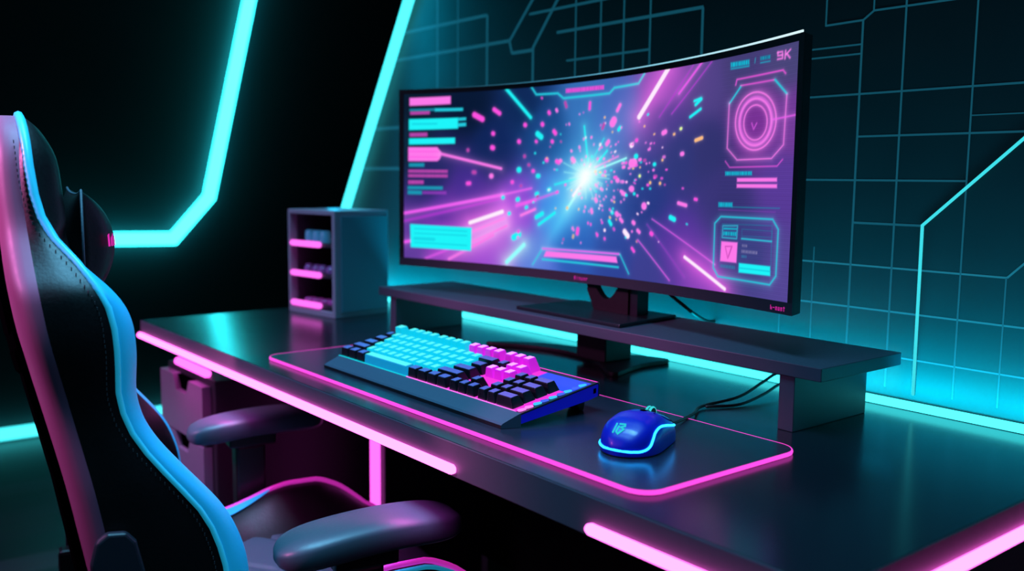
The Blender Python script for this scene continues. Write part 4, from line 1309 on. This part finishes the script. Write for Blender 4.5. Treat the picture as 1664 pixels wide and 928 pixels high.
# seams, wheel, logo
b = MB(); b.tube([m_on(y, z, 1, 0.0) for y, z in ((0.004, 0.0385), (0.016, 0.033), (0.030, 0.0265), (0.045, 0.021), (0.056, 0.0165))], 0.0007, 6, smooth=4); b.build('button_seam', hole_m, ms)
b = MB(); b.tube([Vector((0, y, m_top(y) + 0.0012)) for y in (0.006, 0.015, 0.024)], lambda t: 0.0042, 8, flat=0.35); b.build('wheel_slot', hole_m, ms)
b = MB()
for dx in (-0.0022, 0.0022):
    b.mi = 1; b.tube([(dx, 0.026 + 0.0088 * math.cos(t), 0.0305 + 0.0088 * math.sin(t)) for t in [2 * math.pi * i / 20 for i in range(20)]], 0.0016, 6, closed=True)
b.mi = 0; b.lathe([(0.003, -0.0036), (0.0086, -0.0036), (0.0092, 0), (0.0086, 0.0036), (0.003, 0.0036)], 20, Matrix.Translation((0, 0.026, 0.0305)) @ Matrix.Rotation(math.pi / 2, 4, 'Y'))
b.build('scroll_wheel', [black_pl, glow('wheel_glow', (0.05, 0.8, 0.85, 1), 0.9)], ms)
# glyph on the hump
b = MB()
def glyph(pts):
    # coordinates: g right, h up on the rear slope
    P3 = []
    for g, h in pts:
        y = -0.049 + h * 1.1; x = -0.004 + (g + 0.002) * 1.35
        q = min(0.999, abs(x) / max(1e-5, m_w(y))) ** (1 / 0.62)
        ph = math.acos(q) if x >= 0 else math.pi - math.acos(q)
        P3.append(m_pt(y, ph) + Vector((0, -0.0003, 0.0004)))
    b.tube(P3, 0.0011, 6)
o = -0.002
glyph([(o - 0.004, 0.0), (o - 0.004, 0.009)]); glyph([(o - 0.0012, 0.009), (o + 0.0035, 0.0095), (o + 0.0042, 0.0072), (o + 0.001, 0.0052), (o + 0.0045, 0.0035), (o + 0.0008, -0.0008), (o - 0.0012, 0.0005), (o - 0.0010, 0.006)])
b.build('logo', glow('mouse_logo', (0.03, 0.70, 0.85, 1), 0.9), ms)
# cord as part of the mouse
def to_ms(x, y, z):
    v = Vector((x + 0.7275, y - 0.7765, z - PZ)); return Matrix.Rotation(-MA, 3, 'Z') @ v
b = MB(); b.tube([to_ms(*p_) for p_ in ((-0.749, 0.842, PZ + 0.011), (-0.755, 0.868, PZ + 0.006), (-0.785, 0.938, T + 0.006), (-0.812, 0.988, T + 0.0035), (-0.803, 1.056, T + 0.009), (-0.809, 1.119, T + 0.021), (-0.805, 1.146, T + 0.031), (-0.80, 1.18, T + 0.03), (-0.80, 1.20, T + 0.018))], 0.0021, 8, smooth=6); b.build('cord', cable_m, ms, smooth=True)
b = MB(); b.tube([(-0.8085, 0.994, T + 0.0028), (-0.790, 1.04, T + 0.0028), (-0.794, 1.10, T + 0.008), (-0.804, 1.151, T + 0.014), (-0.81, 1.19, T + 0.014)], 0.0021, 8, smooth=6)
tag(b.build('cable', cable_m, smooth=True), 'second black cable branching off beside the mouse cord towards the riser leg', 'cable')

# ------------------------------------------------------------------ small open cabinet on the desk
CA = math.radians(8.5)
cs = empty('open_cabinet', (-2.002, 0.942, T), CA, 'small grey open-front cabinet with three pink-lit shelves on the desk', 'cabinet')
W, Dd, Hh = 0.178, 0.150, 0.237
b = MB()
t = 0.008
b.box(0, t, 0, Dd, 0, Hh, bevel=0.0015); b.box(W - 0.011, W, 0, Dd, 0, Hh, bevel=0.0015)
b.box(t, W - t, 0, Dd, Hh - 0.010, Hh, bevel=0.001); b.box(t, W - t, 0, Dd, 0, 0.013, bevel=0.001); b.box(t, W - t, Dd - 0.006, Dd, 0.012, Hh - 0.009)
b.build('cabinet_frame', case_m, cs)
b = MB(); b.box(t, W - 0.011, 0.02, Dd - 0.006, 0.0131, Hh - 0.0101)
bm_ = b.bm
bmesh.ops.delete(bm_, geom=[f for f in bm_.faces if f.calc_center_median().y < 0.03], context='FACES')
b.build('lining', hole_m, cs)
b = MB(); b.box(W - 0.0005, W + 0.0035, 0.016, Dd - 0.003, 0.012, Hh - 0.012, bevel=0.001); b.build('side_panel', case_side, cs)
shelf_z = (0.160, 0.0915, 0.0225)
for z in shelf_z:
    b = MB(); b.box(t + 0.0005, W - 0.0115, 0.006, Dd - 0.007, z - 0.005, z + 0.003); s_ = b.build('shelf', dark_pl, cs)
    b = MB(); b.tube([(t + 0.006, 0.003, z), (0.116, 0.003, z)], 0.0068, 10); b.build('light_bar', glow('cabinet_led', (1.0, 0.14, 0.85, 1), 1.5), s_, smooth=True)
Mc = Matrix.Translation((-2.002, 0.942, T)) @ Matrix.Rotation(CA, 4, 'Z')
def item(name, x, y, z, build, label, cat, group=None):
    o = empty(name, Mc @ Vector((x, y, z)), CA, label, cat, group) if False else None
    b = MB(); build(b)
    ob = b.build(*b.spec[:2], smooth=True, auto=40)
    ob.location = Mc @ Vector((x, y, z)); ob.rotation_euler = (0, 0, CA)
    ob.name = name
    return tag(ob, label, cat, group)
canister = mat('canister_blue', rgb(70, 120, 150), 0.4, emit=rgb(30, 80, 110), strength=0.6); jar = mat('jar_violet', rgb(90, 60, 120), 0.4, emit=rgb(60, 40, 90), strength=0.6); tinm = mat('flat_tin', rgb(120, 50, 120), 0.4, emit=rgb(90, 30, 90), strength=0.6); pinkm = mat('pink_tube', rgb(200, 40, 120), 0.4, emit=rgb(200, 40, 120), strength=0.5)  # emission brightens these unlit items in place of light on them
for i, (x, where) in enumerate(((0.060, 'leftmost of the three'), (0.089, 'middle of the three'), (0.117, 'rightmost of the three'))):
    def f(b): b.lathe([(0.010, 0), (0.0118, 0.002), (0.0118, 0.021), (0.0108, 0.0225), (0.0108, 0.026), (0.008, 0.0275)], 20); b.spec = ('canister', canister)
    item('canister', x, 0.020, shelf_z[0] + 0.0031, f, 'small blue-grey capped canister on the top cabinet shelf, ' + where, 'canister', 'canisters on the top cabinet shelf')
for i, (x, where) in enumerate(((0.052, 'alone at the left'), (0.083, 'second from the left'), (0.106, 'third from the left'), (0.136, 'at the right end'))):
    def f(b): b.lathe([(0.006, 0), (0.0100, 0.003), (0.0100, 0.011), (0.007, 0.0145), (0.007, 0.018), (0.004, 0.0185)], 20); b.spec = ('jar', jar)
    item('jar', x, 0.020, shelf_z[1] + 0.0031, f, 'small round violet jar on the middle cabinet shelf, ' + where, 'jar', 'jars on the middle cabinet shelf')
for i, (x, where) in enumerate(((0.055, 'leftmost'), (0.085, 'second from left'), (0.115, 'third from left'), (0.144, 'rightmost, by the open corner'))):
    def f(b): b.lathe([(0.010, 0), (0.0135, 0.0015), (0.0135, 0.008), (0.012, 0.0095)], 20); b.spec = ('tin', tinm)
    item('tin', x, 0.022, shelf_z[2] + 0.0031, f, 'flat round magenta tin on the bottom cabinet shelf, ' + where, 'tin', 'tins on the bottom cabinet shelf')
for z, nm in ((shelf_z[0] + 0.0031, 'top'), (shelf_z[1] + 0.0031, 'middle')):
    def f(b): b.lathe([(0.006, 0), (0.0095, 0.002), (0.0095, 0.046), (0.006, 0.048)], 16); b.spec = ('pink_tube', pinkm)
    item('bottle', 0.140, 0.075, z, f, 'pink bottle standing at the back of the %s cabinet shelf' % nm, 'bottle', 'pink bottles in the cabinet')

# ------------------------------------------------------------------ gaming chair
CY = math.radians(-10)
ch = empty('gaming_chair', (-1.27, 0.56, 0), CY, 'black racing-style gaming chair with cyan edge piping in front of the desk', 'chair')
def interp(tab, z):
    if z <= tab[0][0]: return tab[0][1]
    if z >= tab[-1][0]: return tab[-1][1]
    n_ = len(tab)
    def slope(i):
        if i == 0 or i == n_ - 1: return 0.0 if n_ < 3 else (tab[1][1] - tab[0][1]) / (tab[1][0] - tab[0][0]) if i == 0 else (tab[-1][1] - tab[-2][1]) / (tab[-1][0] - tab[-2][0])
        d0 = (tab[i][1] - tab[i - 1][1]) / (tab[i][0] - tab[i - 1][0]); d1 = (tab[i + 1][1] - tab[i][1]) / (tab[i + 1][0] - tab[i][0])
        return 0.0 if d0 * d1 <= 0 else 2 * d0 * d1 / (d0 + d1)
    for i in range(n_ - 1):
        a, va = tab[i]; c1, vc = tab[i + 1]
        if a <= z <= c1:
            h = c1 - a; t = (z - a) / h
            return (2 * t ** 3 - 3 * t * t + 1) * va + (t ** 3 - 2 * t * t + t) * h * slope(i) + (-2 * t ** 3 + 3 * t * t) * vc + (t ** 3 - t * t) * h * slope(i + 1)
YW = [(0.46, -0.092), (0.56, -0.094), (0.60, -0.097), (0.64, -0.108), (0.67, -0.123), (0.70, -0.146), (0.73, -0.171), (0.76, -0.194), (0.79, -0.209), (0.82, -0.2145), (0.86, -0.213), (0.89, -0.215), (0.91, -0.220), (0.93, -0.230), (0.95, -0.246), (0.97, -0.263), (0.985, -0.276), (1.0, -0.286), (1.02, -0.293), (1.05, -0.299), (1.09, -0.302), (1.124, -0.306)]
YB = [(0.46, -0.236), (0.60, -0.260), (0.70, -0.277), (0.815, -0.302), (0.90, -0.320), (0.98, -0.330), (1.06, -0.336), (1.10, -0.334), (1.124, -0.325)]
WW = [(0.46, 0.245), (0.60, 0.258), (0.70, 0.255), (0.80, 0.245), (0.88, 0.252), (0.93, 0.246), (0.965, 0.215), (1.0, 0.185), (1.04, 0.172), (1.075, 0.160), (1.10, 0.138), (1.114, 0.105), (1.121, 0.065), (1.124, 0.0)]
YC_ = [(0.46, -0.165), (0.60, -0.185), (0.70, -0.200), (0.80, -0.222), (0.90, -0.245), (0.98, -0.262), (1.03, -0.266), (1.07, -0.270), (1.10, -0.284), (1.117, -0.300), (1.124, -0.312)]
zs = [0.46 + 0.012 * i for i in range(48)] + [1.035, 1.05, 1.065, 1.078, 1.088, 1.096, 1.104, 1.110, 1.115, 1.119, 1.122, 1.124]
zs = sorted(set(z for z in zs if z <= 1.124))
def prof(z):
    w, yb, yw, yc = interp(WW, z), interp(YB, z), interp(YW, z), interp(YC_, z)
    th = 1.0 if z < 1.06 else max(0.0, 1 - ((z - 1.06) / 0.064) ** 2) ** 0.5
    mid = (yb + yw) / 2
    return w, yb, yw, yc, th
BST = [(0.46, 0.014), (0.60, 0.019), (0.70, 0.015), (0.80, 0.010), (0.88, 0.012), (0.93, 0.008), (0.96, 0.002), (0.98, 0.0008), (1.2, 0.0005)]
def zt2(z): return z if z < 1.0 else 1.0 + (z - 1.0) * 1.07
def bsz(z): return interp(BST, z)
for part in ('back_shell', 'side_wing', 'edge_trim', 'back_cushion'):
    sides = (1,) if part in ('back_shell', 'back_cushion') else (1, -1)
    for sg in sides:
        rows = []
        for z in zs:
            w, yb, yw, yc, th = prof(z)
            band = interp([(0.46, 0.030), (0.90, 0.030), (0.93, 0.022), (0.96, 0.006), (0.98, 0.0015), (1.2, 0.001)], z); kb_ = band / 0.030
            bs = bsz(z)   # how far the trim wraps onto the side
            e = min(1.0, w / 0.10)
            if part == 'back_shell':
                r = [(x * w, yb + d) for x, d in ((-1.0, 0.026), (-0.985, 0.010), (-0.93, 0.002), (-0.7, -0.004), (-0.35, -0.006), (0, -0.007), (0.35, -0.006), (0.7, -0.004), (0.93, 0.002), (0.985, 0.010), (1.0, 0.026))]
                r = [(x, min(y, yw - 0.001)) for x, y in r]
            elif part == 'side_wing':
                y0 = min(yb + 0.026, yw - bs - 0.002)
                r = [(sg * w, y0), (sg * (w + 0.003 * e), y0 * 0.75 + yw * 0.25), (sg * (w + 0.005 * e), y0 * 0.5 + (yw - bs) * 0.5), (sg * (w + 0.005 * e), y0 * 0.2 + (yw - bs) * 0.8), (sg * (w + 0.004 * e), yw - bs)]
            elif part == 'edge_trim':
                r = [(sg * (w + 0.004 * e), yw - bs), (sg * (w + (0.004 + 0.002 * kb_) * e), yw - bs * 0.55), (sg * (w + 0.003 * e), yw - bs * 0.1 + 0.003 * e * kb_), (sg * (w - 0.25 * band * e), yw + 0.009 * e * kb_), (sg * (w - 0.6 * band * e), yw + 0.011 * e * kb_), (sg * (w - band * e), yw + 0.006 * e * kb_)]
            else:
                xi = w - band * e
                hb = 0.020 if z > 0.97 else -0.004
                yi = yw + 0.006 * e * kb_
                top = z > 0.99
                bl = max(yc, yi)
                if top:
                    half = [(xi, yi), (xi * 0.94, yi + (yc - yi) * 0.55 + 0.004), (xi * 0.80, yc + 0.002), (xi * 0.5, yc + 0.002), (xi * 0.2, yc), (0, yc)]
                else:
                    half = [(xi, yi), (xi - 0.012, yi - 0.006), (xi - 0.035, yi * 0.6 + yc * 0.4), (xi - 0.06, yi * 0.25 + yc * 0.75), (xi * 0.4, yc + 0.004), (0, yc)]
                r = [(x, y) for x, y in half] + [(-x, y) for x, y in half[:-1][::-1]]
            rows.append([(x, y, zt2(z)) for x, y in r])
        b = MB(); b.grid(rows)
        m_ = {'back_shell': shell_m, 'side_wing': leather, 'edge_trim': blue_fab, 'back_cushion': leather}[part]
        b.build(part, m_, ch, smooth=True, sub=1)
# piping all round the front edge
b = MB()
pp = [(prof(z)[0] + 0.004, prof(z)[2] - bsz(z), zt2(z)) for z in zs[::2] if prof(z)[0] > 0.02]
pp = pp + [(0, prof(1.124)[2], zt2(1.1245))] + [(-x, y, z) for x, y, z in pp[::-1]]
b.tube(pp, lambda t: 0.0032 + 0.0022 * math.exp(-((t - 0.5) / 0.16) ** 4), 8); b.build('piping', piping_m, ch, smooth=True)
# stitch line on the wing
thread = mat('grey_thread', rgb(52, 56, 62), 0.8)
for sg in (1, -1):
    b = MB()
    for z in [0.50 + 0.006 * i for i in range(100)]:
        w, yb, yw, yc, th = prof(z)
        if z > 1.09: break
        b.box(sg * (w + 0.0042) - 0.0014, sg * (w + 0.0042) + 0.0014, yw - bsz(z) - 0.0125, yw - bsz(z) - 0.0115, zt2(z), zt2(z) + 0.0035)
    b.build('stitching', thread, ch)
# back shell details: slot with recess, badge
b = MB()
def back(x, z, d=-0.002):
    w, yb, yw, yc, th = prof(z)
    q = abs(x / w); return Vector((x, yb - 0.007 + 0.004 * q * q + (0.006 if q > 0.9 else 0) + d, z))
def ribbon(pts, w_, mb, d=-0.0025):
    for (x0, z0), (x1, z1) in zip(pts, pts[1:]):
        mb.tube([back(x0, z0, d), back(x1, z1, d)], w_, 6)
for sg in (1, -1):
    b = MB()
    ribbon([(sg * 0.13, 1.0), (sg * 0.15, 0.93), (sg * 0.155, 0.88), (sg * 0.165, 0.86), (sg * 0.16, 0.84)], 0.009, b); ribbon([(sg * 0.16, 0.84), (sg * 0.19, 0.72), (sg * 0.21, 0.60)], 0.006, b)
    b.build('back_groove', hole_m, ch)
rows = []
for k in range(25):
    z = 0.475 + 0.375 * k / 24
    hw_ = 0.172 * min(1.0, 0.75 + 0.25 * (k / 3)) * (1.0 if k < 21 else (1 - ((k - 21) / 3.4) ** 2) ** 0.5)
    rows.append([back(hw_ * (-1 + 2 * q / 10), z, -0.0025) for q in range(11)])
b = MB(); b.grid(rows); b.build('lower_back_panel', mat('lower_back_leather', rgb(14, 12, 15), 0.5, spec=0.3), ch, smooth=True)
# seat
SEAT = [(-0.20, 0.475), (-0.10, 0.470), (0.0, 0.466), (0.10, 0.464), (0.18, 0.464), (0.235, 0.460), (0.262, 0.445), (0.27, 0.42)]
BOL = [(-0.20, 0.50), (-0.06, 0.492), (-0.01, 0.500), (0.03, 0.512), (0.065, 0.524), (0.10, 0.530), (0.14, 0.530), (0.18, 0.516), (0.215, 0.490), (0.245, 0.462), (0.268, 0.43)]
ysn = [-0.20 + 0.0125 * i for i in range(38)] 
def quilt(x, y):
    u_ = (x + y) / 0.16; v_ = (x - y + 0.03) / 0.16
    d = min(abs(u_ - round(u_)), abs(v_ - round(v_)))
    return -0.0035 * math.exp(-(d / 0.045) ** 2)
rows = []
for i in range(100):
    y = -0.20 + 0.4675 * i / 99
    z = interp(SEAT, y)
    row = [(-0.165, y, 0.42)] + [(-0.165 + 0.33 * k / 66, y, z + quilt(-0.165 + 0.33 * k / 66, y) * (1 if y < 0.2 else 0)) for k in range(67)] + [(0.165, y, 0.42)]
    rows.append(row)
rows.append([(x, 0.272, min(zz, 0.425)) for x, y, zz in rows[-1]])
rows.append([(x, 0.268, 0.40) for x, y, zz in rows[-1]])
b = MB(); b.grid(rows); b.build('seat_cushion', leather_soft, ch, smooth=True)
for sg, dz in ((1, 0.022), (-1, -0.010)):
    rows = []
    for y in [-0.20 + 0.468 * i / 40 for i in range(41)]:
        hb = interp(BOL, y) + dz; zi = interp(SEAT, y) - 0.004
        hb = max(hb, zi + 0.004)
        rows.append([(sg * x, y, z) for x, z in ((0.150, zi), (0.175, zi + (hb - zi) * 0.25), (0.215, zi + (hb - zi) * 0.80), (0.240, hb), (0.256, hb - 0.004), (0.268, hb - 0.022), (0.272, 0.45), (0.268, 0.415), (0.20, 0.40))])
    b = MB(); b.grid(rows)
    last = rows[-1]
    b.face(last[::-1])
    bo = b.build('seat_bolster', leather, ch, smooth=True, sub=1)
    b = MB(); b.tube([(sg * 0.245, y, max(interp(BOL, y) + dz, interp(SEAT, y)) + 0.0015) for y in [-0.20 + 0.46 * i / 40 for i in range(41)]], 0.0042, 8); b.build('seat_piping', pink_lit_pipe, bo, smooth=True)
    # blue light on the rear inner slope, put in as a coloured strip
    rows = []
    for y in [-0.19 + 0.25 * i / 16 for i in range(17)]:
        hb = interp(BOL, y) + dz; zi = interp(SEAT, y) - 0.004
        f0 = 0.25 + 0.70 * max(0, (y + 0.19) / 0.25) ** 1.5
        def at(f):
            pts = [(0.175, zi + (hb - zi) * 0.25), (0.215, zi + (hb - zi) * 0.80), (0.243, hb)]
            if f < 0.6: a, c_, t_ = pts[0], pts[1], f / 0.6
            else: a, c_, t_ = pts[1], pts[2], (f - 0.6) / 0.4
            return (sg * (a[0] + (c_[0] - a[0]) * t_ - 0.002), y, a[1] + (c_[1] - a[1]) * t_ + 0.003)
        rows.append([at(f0 + (1 - f0) * q / 4) for q in range(5)])
    b = MB(); b.grid(rows); b.build('bolster_blue_light', blue_fab, bo, smooth=True)
    if sg > 0:
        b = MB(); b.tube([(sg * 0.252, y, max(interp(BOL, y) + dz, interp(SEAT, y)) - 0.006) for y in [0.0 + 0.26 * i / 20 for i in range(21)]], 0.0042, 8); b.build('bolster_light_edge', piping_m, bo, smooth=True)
b = MB(); b.box(-0.235, 0.235, -0.20, 0.25, 0.375, 0.405, bevel=0.008); b.build('seat_pan', black_pl, ch)
# armrests
arm_m = mat('armrest_pad', rgb(62, 76, 88), 0.42, scale=300, bump=0.05)
for sg in (1, -1):
    cx, cy0, cy1, zt_ = sg * 0.292, -0.066, 0.172, 0.640
    rows = []
    n = 30
    for i in range(n + 1):
        t_ = i / n; y = cy0 + (cy1 - cy0) * (0.5 - 0.5 * math.cos(math.pi * t_))
        e = max(0.0, 1 - abs(2 * (y - cy0) / (cy1 - cy0) - 1) ** 6.0) ** 0.42
        hw = 0.0425 * e
        rise = 0.010 * math.sin(math.pi * min(1, max(0, (y - cy0) / (cy1 - cy0) * 0.9))) - 0.006 + 0.006 * (y - cy0) / (cy1 - cy0)
        th = 0.040 * (0.35 + 0.65 * e)
        zc = zt_ + rise - 0.020
        ring = []
        for k in range(24):
            a = 2 * math.pi * k / 24; ca, sa = math.cos(a), math.sin(a)
            ring.append((cx + hw * math.copysign(abs(ca) ** 0.5, ca), y, zc + th / 2 * math.copysign(abs(sa) ** 0.55, sa) * e ** 0.4))
        rows.append(ring)
    b = MB(); b.grid(rows, closed=True); ar = b.build('armrest', arm_m, ch, smooth=True)
    b = MB(); b.box(cx - 0.024, cx + 0.024, 0.000, 0.082, 0.588, 0.6105, bevel=0.004); b.build('armrest_bracket', black_pl, ar)
    b = MB(); b.box(cx - 0.020, cx + 0.020, 0.012, 0.064, 0.395, 0.590, bevel=0.005); b.build('armrest_post', black_pl, ar)
    b = MB(); b.box(min(sg * 0.15, sg * 0.312), max(sg * 0.15, sg * 0.312), 0.014, 0.062, 0.362, 0.3945, bevel=0.004); b.build('armrest_strut', black_pl, ar)
# hinge covers at the foot of the backrest
for sg in (1, -1):
    b = MB()
    pl = [(-0.262, 0.36), (-0.262, 0.635), (-0.256, 0.660), (-0.244, 0.669), (-0.224, 0.667), (-0.214, 0.655), (-0.150, 0.36)]
    b.prism([(sg * 0.263, y, z) for y, z in pl], (sg * 0.012, 0, 0)); b.build('hinge_cover', dark_pl, ch, bevel=0.004)
b = MB(); b.box(-0.255, -0.225, -0.275, -0.235, 0.38, 0.47, bevel=0.006); b.build('recline_bracket', black_pl, ch)
# underframe
b = MB(); b.box(-0.10, 0.10, -0.12, 0.14, 0.335, 0.3745, bevel=0.006); b.build('tilt_mechanism', black_pl, ch)
b = MB(); b.lathe([(0.030, 0.10), (0.030, 0.22), (0.018, 0.222), (0.018, 0.336)], 20); b.build('gas_lift', black_pl, ch, smooth=True, auto=40)
for i in range(5):
    a = math.radians(90 + 72 * i + 20); d = Vector((math.cos(a), math.sin(a), 0)); s_ = Vector((-d.y, d.x, 0))
    b = MB()
    rows = [[d * r + s_ * x * w_ + Vector((0, 0, z + zz * h_)) for x, zz in ((-1, -1), (1, -1), (1, 1), (-1, 1))] for r, w_, z, h_ in ((0.0, 0.028, 0.105, 0.022), (0.12, 0.024, 0.098, 0.018), (0.27, 0.016, 0.085, 0.012))]
    V = b.grid(rows, closed=True); b.bm.faces.new(V[-1]); b.bm.faces.new(V[0][::-1])
    lg = b.build('base_leg', black_pl, ch, bevel=0.004)
    b = MB(); b.lathe([(0.006, -0.022), (0.030, -0.022), (0.034, -0.015), (0.034, 0.015), (0.030, 0.022), (0.006, 0.022)], 20, Matrix.Translation(d * 0.262 + Vector((0, 0, 0.0345))) @ Matrix(((s_.x, 0, d.x, 0), (s_.y, 0, d.y, 0), (0, 1, 0, 0), (0, 0, 0, 1))))
    b.build('caster', black_pl, lg, smooth=True, auto=40)

# neck pillow strapped to the head of the backrest
pw = empty('neck_pillow', Matrix.Rotation(CY, 3, 'Z') @ Vector((0, -0.246, 0.977)) + Vector((-1.27, 0.56, 0)), CY, 'black leather neck pillow with pink mark against the chair backrest', 'pillow')
b = MB()
rows = []
n = 28
for j in range(n + 1):
    sx = -1 + 2 * j / n
    row = []
    for k in range(40):
        a = 2 * math.pi * k / 40
        # pillow: pinched corners, full middle
        ca, sa = math.cos(a), math.sin(a)
        fx = (1 - abs(sx) ** 4.0) ** 0.5
        h = 0.062 * (1 + 0.10 * abs(sx) ** 3)
        dpt = 0.043 * (0.12 + 0.88 * fx)
        zz = h * math.copysign(abs(sa) ** 1.0, sa)
        row.append((0.128 * sx * (1 - 0.06 * ca * ca), (1 if ca > 0 else 0.42) * dpt * math.copysign(abs(ca) ** 1.15, ca), zz - 0.004))
    rows.append(row)
V = b.grid(rows, closed=True); b.bm.faces.new(V[0][::-1]); b.bm.faces.new(V[-1])
b.build('cushion', leather, pw, smooth=True, sub=1)
b = MB()
ring = [(0.1275 * 1.0, 0.0, 0)]
seam = [(x, 0.0, 0.062 * (1 + 0.10 * abs(x / 0.128) ** 3) - 0.004) for x in [-0.127 + 0.254 * i / 20 for i in range(21)]]
seam += [(x, 0.0, -0.062 * (1 + 0.10 * abs(x / 0.128) ** 3) - 0.004) for x in [0.127 - 0.254 * i / 20 for i in range(21)]]
b.tube(seam, 0.0018, 6, closed=True); b.build('seam', leather_soft, pw, smooth=True)
b = MB()
def pf(x, z):
    sx = x / 0.128; fx = (1 - abs(sx) ** 4.0) ** 0.5
    h = 0.062 * (1 + 0.10 * abs(sx) ** 3)
    ca = max(0, 1 - ((z + 0.004) / h) ** 2) ** 0.5
    return Vector((x, 0.043 * (0.12 + 0.88 * fx) * ca ** 1.15 + 0.0012, z))
for i in range(5):
    x = 0.084 + i * 0.0065
    q = [(x, -0.004), (x + 0.0042, -0.004), (x + 0.0042, 0.010 - 0.004 * (i % 2)), (x, 0.012 - 0.003 * (i % 2))]
    b.face([pf(*k) for k in q])
b.build('pillow_mark', glow('pillow_pink', rgb(240, 50, 190), 0.9), pw)
b = MB()
for z, q in ((0.022, 0.003), (-0.024, 0.004)): b.box(0.085, 0.098, -0.034, -0.029, z - q, z + q)
b.build('gap_light', mat('cyan_gap_light', rgb(60, 190, 190), 0.5, emit=rgb(60, 200, 190), strength=0.5), pw)  # cyan light leaking past the pillow, put in as small glowing blocks

# ------------------------------------------------------------------ lights
def area(name, loc, aim, sx, sy, color, power, spread=180):
    l = bpy.data.lights.new(name, 'AREA'); l.shape = 'RECTANGLE'; l.size = sx; l.size_y = sy; l.color = color; l.energy = power; l.spread = math.radians(spread)
    o = bpy.data.objects.new(name, l); COL.objects.link(o); o.location = loc
    d = Vector(aim) - Vector(loc); o.rotation_euler = d.to_track_quat('-Z', 'Y').to_euler()
    return o
# upward wash of the wall strip
area('wall_wash', (-1.0, 1.165, T + 0.012), (-1.0, 1.23, T + 0.10), 2.6, 0.02, (0.0, 0.66, 0.90), 13.0, 150)
area('edge_wash', (-1.93, 1.16, 1.45), (-1.80, 1.26, 1.40), 0.05, 1.1, (0.0, 0.55, 0.90), 1.1)
area('overhead_cyan_fill', (-1.15, 0.35, 2.35), (-1.15, 0.40, 0.7), 1.9, 0.5, (0.18, 0.64, 1.0), 18.0, 75)  # overhead fill lamp added to tint upward faces blue
l = bpy.data.lights.new('rear_pink', 'SPOT'); l.energy = 260; l.color = (1.0, 0.22, 0.68); l.spot_size = math.radians(25); l.spot_blend = 0.5; l.shadow_soft_size = 0.12
o = bpy.data.objects.new('rear_pink', l); COL.objects.link(o); o.location = (-1.72, -1.05, 1.72)
o.rotation_euler = (Vector((-1.37, 0.22, 0.985)) - o.location).to_track_quat('-Z', 'Y').to_euler()
area('front_edge_wash', (-1.15, 0.605, T - 0.05), (-1.15, 0.57, 0.0), 1.5, 0.015, (1.0, 0.10, 0.72), 0.8, 110)
area('violet_fill', (-2.5, -0.9, 1.9), (-2.15, 0.35, 0.35), 0.6, 0.6, (0.80, 0.34, 0.9), 4.2, 68)  # fill lamp added for the floor, cabinet fronts and chair back

w = bpy.data.worlds.new('night'); bpy.context.scene.world = w; w.use_nodes = True
w.node_tree.nodes['Background'].inputs[0].default_value = (0.002, 0.005, 0.007, 1)
w.node_tree.nodes['Background'].inputs[1].default_value = 1.0

# ------------------------------------------------------------------ camera
cam = bpy.data.cameras.new('camera'); co = bpy.data.objects.new('camera', cam); COL.objects.link(co)
cam.sensor_fit = 'HORIZONTAL'; cam.sensor_width = 36; cam.lens = 1515 / 1664 * 36; cam.clip_start = 0.02
R = Matrix(((0.62497564, -0.09512723, 0.7748266), (0.78056926, 0.06239381, -0.62194745), (0.01081975, 0.99350784, 0.113248)))
co.matrix_world = Matrix.Translation((0, 0, EYE)) @ R.to_4x4()
cam.dof.use_dof = True; cam.dof.focus_distance = 1.18; cam.dof.aperture_fstop = 3.3
sc = bpy.context.scene
sc.camera = co
sc.view_settings.view_transform = 'Standard'
sc.view_settings.look = 'None'
sc.cycles.use_denoising = True
sc.cycles.max_bounces = 6
